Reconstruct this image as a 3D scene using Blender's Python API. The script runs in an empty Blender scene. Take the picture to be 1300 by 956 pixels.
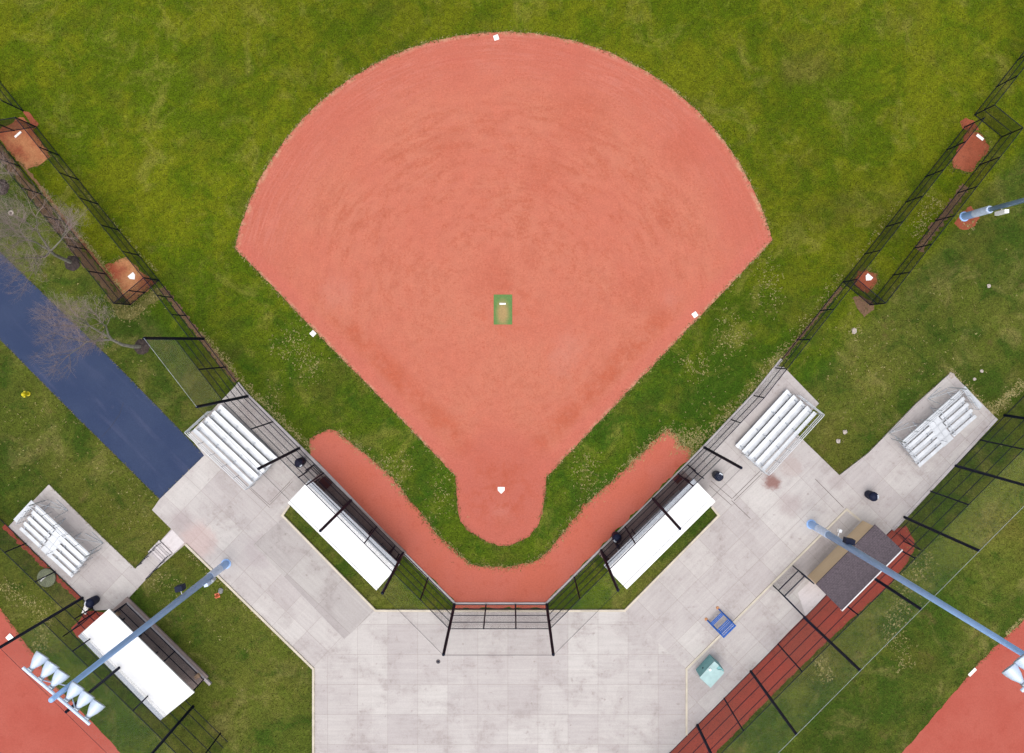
import bpy, bmesh, math, random
import numpy as np
from mathutils import Vector, Matrix
from mathutils.geometry import tessellate_polygon
random.seed(7); RNG = np.random.default_rng(11)
S = 17.3; H = 56.0
sc = bpy.context.scene
col = sc.collection
PLZ = 0.12

def P(px, py, z=0.0):
    """ground plan position (metres) of a survey point; z is the height of the point above the ground"""
    k = (H - z) / H
    return Vector(((px - 650) / S * k, (433 - py) / S * k, z))
def G(px, py, z=0.0):
    return Vector(((px - 650) / S, (433 - py) / S, z))

# ------------------------------------------------------------------ materials
K = 0.58
def lin(c):
    c = c / 255.0
    return c / 12.92 if c <= 0.04045 else ((c + 0.055) / 1.055) ** 2.4
def C(r, g, b, k=K): return (lin(r) * k, lin(g) * k, lin(b) * k, 1)

class NT:
    def __init__(s, name):
        s.m = bpy.data.materials.new(name); s.m.use_nodes = True
        s.t = s.m.node_tree; s.t.nodes.clear()
        s.out = s.t.nodes.new('ShaderNodeOutputMaterial')
        s.b = s.t.nodes.new('ShaderNodeBsdfPrincipled')
        s.t.links.new(s.b.outputs[0], s.out.inputs[0])
        s.b.inputs['Roughness'].default_value = 0.85
        s.b.inputs['Specular IOR Level'].default_value = 0.25
    def put(s, sock, v):
        if isinstance(v, E): v = v.s
        if hasattr(v, 'is_output'): s.t.links.new(v, sock)
        else: sock.default_value = v
    def math(s, op, *a):
        n = s.t.nodes.new('ShaderNodeMath'); n.operation = op
        for i, v in enumerate(a): s.put(n.inputs[i], v)
        return E(s, n.outputs[0])
    def pos(s):
        n = s.t.nodes.new('ShaderNodeNewGeometry'); return n.outputs['Position']
    def obj(s):
        n = s.t.nodes.new('ShaderNodeTexCoord'); return n.outputs['Object']
    def xyz(s, v):
        n = s.t.nodes.new('ShaderNodeSeparateXYZ'); s.t.links.new(v, n.inputs[0])
        return [E(s, o) for o in n.outputs]
    def comb(s, x, y, z=0.0):
        n = s.t.nodes.new('ShaderNodeCombineXYZ')
        for i, v in enumerate((x, y, z)): s.put(n.inputs[i], v)
        return n.outputs[0]
    def noise(s, vec, scale, detail=3, rough=0.55, dist=0.0):
        n = s.t.nodes.new('ShaderNodeTexNoise'); s.t.links.new(vec, n.inputs['Vector'])
        n.inputs['Scale'].default_value = scale; n.inputs['Detail'].default_value = detail
        n.inputs['Roughness'].default_value = rough; n.inputs['Distortion'].default_value = dist
        return E(s, n.outputs[0])
    def voro(s, vec, scale):
        n = s.t.nodes.new('ShaderNodeTexVoronoi'); s.t.links.new(vec, n.inputs['Vector'])
        n.inputs['Scale'].default_value = scale
        return E(s, n.outputs['Distance'])
    def step(s, v, a, b, lo=0.0, hi=1.0):
        n = s.t.nodes.new('ShaderNodeMapRange'); n.interpolation_type = 'SMOOTHSTEP'
        s.put(n.inputs[0], v)
        for i, q in enumerate((a, b, lo, hi)): s.put(n.inputs[i + 1], q)
        return E(s, n.outputs[0])
    def mix(s, f, a, b):
        n = s.t.nodes.new('ShaderNodeMix'); n.data_type = 'RGBA'
        s.put(n.inputs[0], f); s.put(n.inputs[6], a); s.put(n.inputs[7], b)
        return n.outputs[2]
    def mulc(s, a, v):
        n = s.t.nodes.new('ShaderNodeVectorMath'); n.operation = 'SCALE'
        s.put(n.inputs[0], tuple(a)[:3] if isinstance(a, tuple) else a); s.put(n.inputs["Scale"], v)
        return n.outputs[0]
    def bump(s, h, strength=0.3, dist=0.02):
        n = s.t.nodes.new('ShaderNodeBump'); n.inputs['Strength'].default_value = strength
        n.inputs['Distance'].default_value = dist
        s.put(n.inputs['Height'], h); s.t.links.new(n.outputs[0], s.b.inputs['Normal'])
    def color(s, c): s.put(s.b.inputs['Base Color'], c)

class E:
    def __init__(s, nt, sock): s.nt, s.s = nt, sock
    def __add__(s, o): return s.nt.math('ADD', s, o)
    __radd__ = __add__
    def __sub__(s, o): return s.nt.math('SUBTRACT', s, o)
    def __rsub__(s, o): return s.nt.math('SUBTRACT', o, s)
    def __mul__(s, o): return s.nt.math('MULTIPLY', s, o)
    __rmul__ = __mul__
    def __truediv__(s, o): return s.nt.math('DIVIDE', s, o)
    def abs(s): return s.nt.math('ABSOLUTE', s)
    def max(s, o): return s.nt.math('MAXIMUM', s, o)
    def min(s, o): return s.nt.math('MINIMUM', s, o)

def plain(name, c, rough=0.6, metal=0.0, var=0.12, scale=3.0, spec=0.4, fine=0.0):
    n = NT(name); o = n.obj()
    a = n.noise(o, scale, 4); f = n.step(a, 0.3, 0.7, 1 - var, 1 + var * 0.6)
    if fine: f = f * n.step(n.noise(o, 60, 2), 0.3, 0.7, 1 - fine, 1 + fine)
    n.color(n.mulc(c, f))
    n.b.inputs['Roughness'].default_value = rough; n.b.inputs['Metallic'].default_value = metal
    n.b.inputs['Specular IOR Level'].default_value = spec
    return n.m

def mat_grass():
    n = NT('grass_turf'); p = n.pos(); x, y, z = n.xyz(p)
    big = n.noise(p, 0.09, 3); mid = n.noise(p, 0.55, 5, 0.65, 0.6); fine = n.noise(p, 3.2, 4, 0.7); vf = n.noise(p, 11.0, 3, 0.7)
    ysh = n.step(y, -5.0, 9.0)
    inside = n.step(y - (x.abs() * 1.09 - 27.0), -1.0, 1.0)
    field = n.mix(ysh, C(88, 107, 20), C(111, 118, 16))
    outer = n.mix(n.step(mid, 0.38, 0.62), C(92, 103, 34), C(122, 119, 52))
    base = n.mix(inside, outer, field)
    rich = n.mix(ysh, C(62, 92, 18), C(84, 103, 8))
    rich = n.mix(inside, C(66, 88, 24), rich)
    pale = n.mix(inside, C(138, 130, 74), C(142, 138, 60))
    c = n.mix(n.step(mid * 0.55 + big * 0.45, 0.41, 0.58), base, rich)
    c = n.mix(n.step(n.noise(p, 0.33, 6, 0.7, 0.8), 0.50, 0.72, 0, 0.6), c, pale)
    c = n.mix(n.step(n.noise(n.comb(x + 31.0, y), 0.16, 4, 0.6), 0.52, 0.75, 0, 0.55), c, C(100, 94, 38))
    # foot-worn brownish ground behind the fences
    worn = n.step(n.noise(n.comb(x, y + 77.0), 0.45, 6, 0.72), 0.56, 0.72, 0, 0.55) * (1.0 - inside)
    c = n.mix(worn, c, C(118, 98, 62))
    f = n.step(fine, 0.28, 0.72, 0.78, 1.2) * n.step(vf, 0.28, 0.72, 0.55, 1.5) * n.step(n.noise(n.comb(x * 0.5 + y * 0.42, y * 2.2 - x * 1.9), 0.45, 3, 0.6), 0.3, 0.7, 0.9, 1.1) * n.step(n.noise(p, 0.035, 2), 0.3, 0.7, 0.86, 1.1)
    n.color(n.mulc(c, f)); n.bump(fine * 0.5 + vf * 0.5, 0.35, 0.03)
    n.b.inputs['Roughness'].default_value = 0.95; n.b.inputs['Specular IOR Level'].default_value = 0.1
    return n.m

def mat_infield():
    n = NT('infield_clay'); p = n.pos(); x, y, z = n.xyz(p)
    cx, cy = G(640, 388).x, G(640, 388).y
    dx = x - cx; dy = y - cy
    r = n.math('SQRT', dx * dx + dy * dy); th = n.math('ARCTAN2', dx, dy)
    ring = n.noise(n.comb(r * 1.6, th * 7.0), 1.0, 6, 0.65, 0.3)
    ring2 = n.noise(n.comb(r * 5.0, th * 6.0), 1.0, 3, 0.6)
    blot = n.noise(p, 0.17, 4, 0.6); mid = n.noise(p, 1.1, 5, 0.7); fine = n.noise(p, 9, 3, 0.75)
    pock = n.noise(p, 5.0, 4, 0.8)
    c = n.mix(n.step(blot, 0.35, 0.65), C(216, 124, 100), C(218, 132, 106))
    gr0 = n.noise(p, 3.2, 6, 0.95)
    m = n.step(ring * 0.5 + blot * 0.28 + pock * 0.22, 0.47, 0.60) * n.step(r, 2.5, 6.0) * n.step(r, 13.5, 17.5, 1, 0) * n.step(dy, -2.0, 7.0, 0.45, 1)
    m = m * n.step(gr0, 0.36, 0.62, 0.3, 1.25)
    c = n.mix(m * 0.66, c, C(200, 106, 78))
    m2 = n.step(ring2, 0.46, 0.64) * n.step(r, 3.0, 9.0)
    c = n.mix(m2 * n.step(gr0, 0.4, 0.6) * 0.30, c, C(206, 112, 96))
    # drag rings by the outer edge
    edge = n.step(r, 15.0, 19.0)
    c = n.mix(edge * 0.55, c, C(208, 110, 92))
    c = n.mix(edge * n.step(ring2, 0.45, 0.6) * n.step(blot, 0.4, 0.62, 0.1, 0.5), c, C(226, 140, 122))
    c = n.mix(edge * n.step(n.noise(n.comb(r * 9.0, th * 3.0), 1.0, 2), 0.5, 0.62) * n.step(mid, 0.45, 0.65, 0.04, 0.26), c, C(182, 84, 72))
    # base paths: scuffed running lanes and paler pink foul-side margin
    ax, ay = G(298, 315).x, G(298, 315).y
    s2 = math.sqrt(0.5)
    dl = ((x - ax) * 1.03 + (y - ay)) * s2                     # metres inside the left edge
    bx, by = G(981, 305).x, G(981, 305).y
    dr = ((bx - x) * 1.045 + (y - by)) * s2
    d = dl.min(dr)
    lanen = n.noise(n.comb(x, y + 9.0), 0.5, 5, 0.7)
    lane = n.step(d, 0.9, 1.7) * n.step(d, 2.2, 3.3, 1, 0) * n.step(y, 4.0, 0.5, 0, 1)
    lane = lane * n.step(lanen, 0.36, 0.6)
    c = n.mix(lane * n.step(gr0, 0.35, 0.6, 0.35, 0.85), c, C(200, 100, 70))
    c = n.mix(n.step(d, 1.5, 0.6) * 0.5, c, C(216, 116, 100))
    # home plate circle: darker, scuffed
    hx, hy = G(636, 625).x, G(636, 625).y
    hr = n.math('SQRT', (x - hx) * (x - hx) + (y - hy) * (y - hy))
    c = n.mix(n.step(hr, 6.0, 3.0) * 0.7, c, C(208, 112, 94))
    c = n.mix(n.step(hr, 3.5, 1.2) * n.step(mid, 0.45, 0.62) * 0.6, c, C(190, 92, 66))
    sx = G(676, 360)                                           # scuffs round the pitching mat
    pr = n.math('SQRT', dx * dx + dy * dy)
    c = n.mix(n.step(pr, 3.4, 1.5) * n.step(n.noise(n.comb(x + 5.0, y), 0.8, 5, 0.7), 0.46, 0.62) * 0.5, c, C(205, 108, 80))
    # pale dusty spots
    for qx, qy, rad in ((428, 372, 1.6), (852, 380, 0.9), (636, 652, 0.9), (724, 440, 1.5), (712, 462, 1.3)):
        q = G(qx, qy)
        dd = n.math('SQRT', (x - q.x) * (x - q.x) + (y - q.y) * (y - q.y)) + mid * 1.4
        c = n.mix(n.step(dd, rad + 0.9, rad * 0.5 + 0.3) * 0.22, c, C(224, 152, 136))
    # darker own-shape wet patches
    for qx, qy, rad in ((628, 352, 2.0), (676, 330, 0.8), (566, 190, 1.7), (736, 146, 2.8), (866, 192, 1.8), (846, 272, 1.2), (640, 665, 0.5), (812, 370, 2.0), (690, 222, 2.0)):
        q = G(qx, qy)
        dd = n.math('SQRT', (x - q.x) * (x - q.x) + (y - q.y) * (y - q.y)) + mid * 2.4
        c = n.mix(n.step(dd, rad + 1.6, rad * 0.4 + 0.8) * n.step(pock, 0.35, 0.6, 0.1, 0.5), c, C(200, 104, 78))
    gr = n.noise(p, 5.5, 6, 0.95)
    pale = n.step(d, 0.32, 0.05).max(n.step(r, 19.7, 20.05)) * n.step(n.noise(p, 1.3, 5, 0.75), 0.42, 0.62) * n.step(y, -9.5, -8.0)
    c = n.mix(pale * 0.75, c, C(226, 176, 142))
    c = n.mix(n.step(gr, 0.47, 0.66, 0, 0.75) * n.step(ring * 0.45 + mid * 0.35 + blot * 0.2, 0.42, 0.58, 0.18, 1.0), c, C(184, 88, 62))
    f = n.step(fine, 0.25, 0.75, 0.88, 1.10) * n.step(mid, 0.3, 0.7, 0.95, 1.05) * n.step(pock, 0.60, 0.76, 1.03, 0.82) * n.step(gr, 0.2, 0.45, 1.1, 1.0)
    n.color(n.mulc(c, f)); n.bump(fine * 0.6 + ring2 * 0.4, 0.25, 0.015)
    return n.m

def mat_clay(name, a, b, dark, var=1.0):
    n = NT(name); p = n.pos()
    blot = n.noise(p, 0.3, 4, 0.6); mid = n.noise(p, 1.6, 5, 0.7); fine = n.noise(p, 9, 3, 0.75)
    c = n.mix(n.step(blot, 0.35, 0.65), a, b)
    c = n.mix(n.step(mid, 0.52, 0.72, 0, 0.45), c, dark)
    c = n.mix(n.step(n.noise(p, 6, 2), 0.68, 0.74, 0, 0.6), c, dark)
    n.color(n.mulc(c, n.step(fine, 0.25, 0.75, 1 - 0.12 * var, 1 + 0.1 * var))); n.bump(fine, 0.25, 0.015)
    return n.m

def mat_concrete(name, ang, tone=1.0, slab=2.1, offx=0.0, offy=0.0, joints=True, stains=()):
    n = NT(name); p = n.pos(); x, y, z = n.xyz(p)
    ca, sa = math.cos(ang), math.sin(ang)
    u = (x * ca + y * sa) + offx; v = (y * ca - x * sa) + offy
    ca_ = C(212, 205, 205); cb_ = C(200, 192, 193)
    if joints:
        b = n.t.nodes.new('ShaderNodeTexBrick'); b.offset = 0.0; b.squash = 1.0
        n.t.links.new(n.comb(u, v), b.inputs['Vector'])
        b.inputs['Color1'].default_value = C(214, 208, 204); b.inputs['Color2'].default_value = C(199, 191, 189)
        b.inputs['Mortar'].default_value = C(172, 162, 156)
        b.inputs['Scale'].default_value = 1.0; b.inputs['Mortar Size'].default_value = 0.012; b.inputs['Mortar Smooth'].default_value = 0.3
        b.inputs['Brick Width'].default_value = slab * 1.0; b.inputs['Row Height'].default_value = slab
        b.inputs['Bias'].default_value = 0.0
        c = b.outputs['Color']
        b2 = n.t.nodes.new('ShaderNodeTexBrick'); b2.offset = 0.0
        n.t.links.new(n.comb(u + 3.3, v + 1.1), b2.inputs['Vector'])
        b2.inputs['Color1'].default_value = (1, 1, 1, 1); b2.inputs['Color2'].default_value = (0.955, 0.945, 0.945, 1); b2.inputs['Mortar'].default_value = (1.04, 1.04, 1.03, 1)
        b2.inputs['Scale'].default_value = 1.0; b2.inputs['Mortar Size'].default_value = 0.02
        b2.inputs['Brick Width'].default_value = slab * 3; b2.inputs['Row Height'].default_value = slab * 2
        mm = n.t.nodes.new('ShaderNodeMix'); mm.data_type = 'RGBA'; mm.blend_type = 'MULTIPLY'; mm.inputs[0].default_value = 1
        n.t.links.new(c, mm.inputs[6]); n.t.links.new(b2.outputs['Color'], mm.inputs[7]); c = mm.outputs[2]
    else:
        c = n.mix(n.noise(p, 0.4), ca_, cb_)
    m1 = n.noise(p, 0.5, 5, 0.65, 0.4); m2 = n.noise(p, 3.0, 4, 0.7); fine = n.noise(p, 14, 3, 0.7)
    drag = n.noise(n.comb(u * 0.35, v * 5.0), 1.0, 3, 0.6)
    c = n.mix(n.step(m1, 0.40, 0.68, 0, 0.5), c, C(184, 174, 172))
    c = n.mix(n.step(m1 * 0.5 + m2 * 0.5, 0.52, 0.64, 0, 0.4), c, C(168, 156, 152))
    c = n.mix(n.step(m2, 0.64, 0.74, 0, 0.45), c, C(146, 132, 126))
    for (qx, qy, rad, cc, amt) in stains:
        q = G(qx, qy)
        dd = n.math('SQRT', (x - q.x) * (x - q.x) + (y - q.y) * (y - q.y)) + n.noise(p, 1.5, 5, 0.7) * 1.6
        c = n.mix(n.step(dd, rad + 0.95, rad * 0.6 + 0.6, 0, amt), c, cc)
    f = n.step(fine, 0.25, 0.75, 0.93, 1.06) * n.step(drag, 0.3, 0.7, 0.955, 1.04) * (tone * 1.16)
    n.color(n.mulc(c, f)); n.bump(fine, 0.15, 0.01)
    return n.m

def mat_asphalt():
    n = NT('blue_grey_asphalt'); p = n.pos(); x, y, z = n.xyz(p)
    m = n.noise(p, 0.35, 4, 0.6); f = n.noise(p, 18, 3, 0.7)
    u = x * 0.7 - y * 0.72; v = x * 0.72 + y * 0.7
    st = n.noise(n.comb(u * 0.15, v * 1.2), 1.0, 4, 0.6)
    c = n.mix(n.step(m, 0.35, 0.65), C(53, 69, 105), C(60, 75, 109))
    c = n.mix(n.step(st, 0.52, 0.75, 0, 0.5), c, C(90, 96, 128))
    c = n.mix(n.step(n.noise(p, 2.2, 4, 0.7), 0.62, 0.75, 0, 0.4), c, C(88, 90, 118))
    n.color(n.mulc(c, n.step(f, 0.25, 0.75, 0.86, 1.14))); n.bump(f, 0.2, 0.01)
    return n.m

def mat_link(name, c, frac, pitch=0.07, extra=None):
    """wire mesh: diamond pattern of thin wires, open between them"""
    n = NT(name); uv = n.t.nodes.new('ShaderNodeUVMap')
    u, v, w = n.xyz(uv.outputs[0])
    def wire(e): 
        q = n.math('FRACT', e / pitch)
        return n.math('LESS_THAN', q, frac)
    a = wire(u + v + 500.0).max(wire(u - v + 500.0))
    n.color(c); n.b.inputs['Roughness'].default_value = 0.6
    tr = n.t.nodes.new('ShaderNodeBsdfTransparent'); mx = n.t.nodes.new('ShaderNodeMixShader')
    n.put(mx.inputs[0], a); n.t.links.new(tr.outputs[0], mx.inputs[1]); n.t.links.new(n.b.outputs[0], mx.inputs[2])
    n.t.links.new(mx.outputs[0], n.out.inputs[0])
    return n.m

def mat_attr(name, rough=0.9):
    n = NT(name); a = n.t.nodes.new('ShaderNodeVertexColor'); a.layer_name = 'Col'
    n.t.links.new(a.outputs[0], n.b.inputs['Base Color']); n.b.inputs['Roughness'].default_value = rough
    n.b.inputs['Specular IOR Level'].default_value = 0.1
    return n.m

def mat_shingle():
    n = NT('grey_shingles'); p = n.pos(); x, y, z = n.xyz(p)
    s2 = math.sqrt(.5); u = (x + y) * s2; v = (y - x) * s2
    b = n.t.nodes.new('ShaderNodeTexBrick'); n.t.links.new(n.comb(u, v), b.inputs['Vector'])
    b.inputs['Scale'].default_value = 1; b.inputs['Brick Width'].default_value = 0.22; b.inputs['Row Height'].default_value = 0.13; b.inputs['Mortar Size'].default_value = 0.008
    b.inputs['Color1'].default_value = C(118, 106, 116); b.inputs['Color2'].default_value = C(100, 88, 98); b.inputs['Mortar'].default_value = C(78, 70, 78)
    f = n.noise(p, 30, 3, 0.8)
    c = n.mix(n.step(f, 0.4, 0.62), C(98, 88, 96), C(126, 114, 120))
    c = n.mix(b.outputs['Fac'], c, C(78, 70, 78))
    n.color(n.mulc(c, n.step(n.noise(p, 7, 5, 1.0), 0.3, 0.7, 0.6, 1.4))); n.bump(f, 0.4, 0.02)
    return n.m

def mat_roof():
    n = NT('white_roof_panels'); p = n.pos(); x, y, z = n.xyz(p)
    g = n.noise(p, 0.7, 4, 0.6); d = n.noise(p, 9, 3, 0.7)
    c = n.mix(n.step(g, 0.4, 0.7), (0.80, 0.80, 0.81, 1), (0.70, 0.70, 0.70, 1))
    c = n.mix(n.step(d, 0.66, 0.74, 0, 0.35), c, (0.42, 0.38, 0.34, 1))
    n.color(c); n.b.inputs['Roughness'].default_value = 0.5; return n.m

def mat_siding():
    n = NT('tan_siding'); p = n.pos(); x, y, z = n.xyz(p)
    q = n.math('FRACT', z / 0.16)
    st = n.step(q, 0.0, 0.16, 0.72, 1.0)
    c = n.mix(n.noise(p, 1.2, 4), (0.74, 0.56, 0.36, 1), (0.64, 0.47, 0.29, 1))
    n.color(n.mulc(c, st)); return n.m

M = {}
M['grass'] = mat_grass()
M['infield'] = mat_infield()
M['track'] = mat_clay('warning_track_clay', C(220, 116, 92), C(220, 120, 100), C(200, 92, 70))
M['clay2'] = mat_clay('dark_red_clay', C(196, 94, 78), C(202, 104, 88), C(180, 78, 62))
M['clay3'] = mat_clay('brick_red_clay', C(184, 82, 66), C(172, 84, 68), C(140, 60, 46))
M['bull'] = mat_clay('bullpen_clay', C(176, 88, 60), C(216, 152, 104), C(150, 78, 52), 1.8)
M['bullR'] = mat_clay('bullpen_clay_rusty', C(170, 88, 60), C(180, 100, 72), C(120, 62, 44), 1.6)
M['bare'] = mat_clay('bare_soil', C(128, 98, 76), C(150, 118, 88), C(92, 74, 50), 2.0)
M['conL'] = mat_concrete('concrete_slabs_left', math.radians(-43.5), 1.0, 2.12, 0.5, 0.3, stains=((252, 686, 1.6, C(206, 176, 170), 0.55), (232, 660, 1.0, C(176, 160, 160), 0.4), (330, 700, 1.4, C(182, 170, 172), 0.4)))
M['conC'] = mat_concrete('concrete_slabs_centre', 0.0, 1.0, 2.2, 0.3, 0.95)
M['conR'] = mat_concrete('concrete_slabs_right', math.radians(44.5), 1.0, 2.12, 0.4, 0.8, stains=((979, 612, 0.75, C(150, 108, 100), 0.9), (1004, 590, 1.0, C(182, 158, 152), 0.4), (1000, 640, 1.1, C(178, 160, 158), 0.4), (1062, 610, 0.8, C(172, 158, 156), 0.4)))
M['conD'] = mat_concrete('concrete_darker', math.radians(-43.5), 0.86, 3.2, 0.2, 1.3)
M['conG'] = mat_concrete('concrete_floor_grey', math.radians(44.5), 1.0, 3, joints=False)
M['conW'] = mat_concrete('concrete_pale', math.radians(44.5), 1.3, 3, joints=False)
M['kerb'] = mat_concrete('concrete_kerb', 0, 1.0, 3, joints=False)
nk = plain('cream_kerb', C(236, 224, 204), 0.8, var=0.14, scale=1.5, fine=0.06); M['cream'] = nk
M['asphalt'] = mat_asphalt()
M['black'] = plain('black_coated_steel', C(8, 20, 50), 0.6, spec=0.2)
M['navy'] = plain('navy_plastic', C(22, 32, 64), 0.6, spec=0.2)
M['link'] = mat_link('black_chain_link', C(28, 32, 36), 0.17, 0.045)
M['linkc'] = mat_link('black_cage_link', C(28, 34, 32), 0.24, 0.045)
M['linkt'] = mat_link('sparse_black_link', C(28, 32, 36), 0.08, 0.045)
M['net'] = mat_link('pale_safety_net', C(190, 206, 200), 0.035, 0.05)
M['netb'] = mat_link('bunched_safety_net', C(206, 220, 212), 0.06, 0.05)
M['alu'] = plain('brushed_aluminium', (0.52, 0.54, 0.57, 1), 0.42, 0.35, var=0.10, scale=2.0, fine=0.05)
M['alud'] = plain('aluminium_footboard', (0.44, 0.46, 0.49, 1), 0.45, 0.35, var=0.14, scale=2.0, fine=0.06)
M['galv'] = plain('galvanised_steel', (0.42, 0.45, 0.50, 1), 0.45, 0.4)
M['roof'] = plain('white_metal_roof', (0.80, 0.80, 0.81, 1), 0.45, var=0.03, scale=0.8)
M['fascia'] = plain('pale_grey_metal', (0.42, 0.45, 0.50, 1), 0.5, var=0.06)
M['dfloor'] = plain('brown_grey_floor', C(178, 158, 152), 0.9, fine=0.06)
M['block'] = plain('block_wall', C(176, 166, 158), 0.9, fine=0.08)
M['blue'] = plain('sky_blue_pole_paint', (0.27, 0.44, 0.74, 1), 0.45, var=0.08, scale=1.0, spec=0.5)
M['paleblue'] = plain('pale_blue_paint', (0.55, 0.64, 0.80, 1), 0.5)
M['royal'] = plain('royal_blue_coating', (0.006, 0.085, 0.36, 1), 0.5, spec=0.3)
M['white'] = plain('white_paint', (0.8, 0.8, 0.8, 1), 0.6, var=0.04)
M['base'] = plain('white_rubber', (0.85, 0.82, 0.79, 1), 0.7, var=0.05, scale=6)
M['teal'] = plain('teal_enamel_shaded', (0.15, 0.36, 0.37, 1), 0.5, var=0.1)  # darker teal holds the shade of the upright cabinet sides
M['teal_lit'] = plain('teal_enamel_lit', (0.30, 0.44, 0.44, 1), 0.5, var=0.08)  # same enamel, colour lightened to paint in the light on the top face
M['maroon'] = plain('maroon_vinyl', C(96, 20, 28), 0.5)
M['lamp'] = plain('pale_blue_reflector_shell', (0.50, 0.58, 0.70, 1), 0.4, 0.1, var=0.06)
M['shingle'] = mat_shingle(); M['siding'] = mat_siding()
M['mulch'] = plain('dark_mulch', C(74, 62, 58), 0.95, var=0.5, scale=6, fine=0.3)
M['bark'] = plain('pale_grey_bark', C(150, 146, 132), 0.9, var=0.3, scale=5)
M['twig'] = plain('pinkish_grey_twigs', C(176, 156, 152), 0.9, var=0.2, scale=5)
M['tar'] = plain('dark_tar', C(44, 54, 84), 0.7)
M['joint'] = plain('joint_filler', C(150, 138, 134), 0.9)
M['jointd'] = plain('dark_joint_filler', C(112, 100, 96), 0.9)
M['stone'] = plain('pale_stone', C(214, 200, 190), 0.9, var=0.2, scale=8)
M['greystone'] = plain('grey_stone', C(150, 150, 150), 0.9, var=0.2, scale=8)
M['yellow'] = plain('yellow_paint', (0.62, 0.52, 0.01, 1), 0.5)
M['orange'] = plain('orange_plastic', (0.62, 0.14, 0.06, 1), 0.5)
M['rust'] = plain('rusty_rubber', (0.42, 0.2, 0.09, 1), 0.7)
M['lid'] = plain('grey_green_lid', C(134, 140, 112), 0.8, var=0.25, scale=3)
M['iron'] = plain('dark_iron', C(96, 88, 92), 0.7)
M['tan'] = plain('tan_board', C(206, 170, 140), 0.7)
M['roof'] = mat_roof()
M['attr'] = mat_attr('grass_blades')

def mat_mat():
    n = NT('green_pitching_turf'); o = n.obj(); x, y, z = n.xyz(o)
    d = n.math('SQRT', x * x * 3.2 + (y + 0.25) * (y + 0.25) * 0.8) + n.noise(o, 3, 4) * 0.35
    c = n.mix(n.step(d, 0.45, 1.35), C(190, 160, 108), C(112, 150, 84))
    n.color(n.mulc(c, n.step(n.noise(o, 12, 3), 0.2, 0.8, 0.85, 1.15))); return n.m
M['mat'] = mat_mat()

# ------------------------------------------------------------------ object helpers
def tag(o, label=None, cat=None, group=None, kind=None):
    if label: o['label'] = label
    if cat: o['category'] = cat
    if group: o['group'] = group
    if kind: o['kind'] = kind
    return o
def empty(name, loc, label, cat, group=None, rz=0.0):
    o = bpy.data.objects.new(name, None); col.objects.link(o)
    o.location = loc; o.rotation_euler = (0, 0, rz); o.empty_display_size = 0.3
    return tag(o, label, cat, group)
def abs_loc(o):
    v = Vector((0, 0, 0))
    while o is not None: v = v + o.location; o = o.parent
    return v

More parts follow.
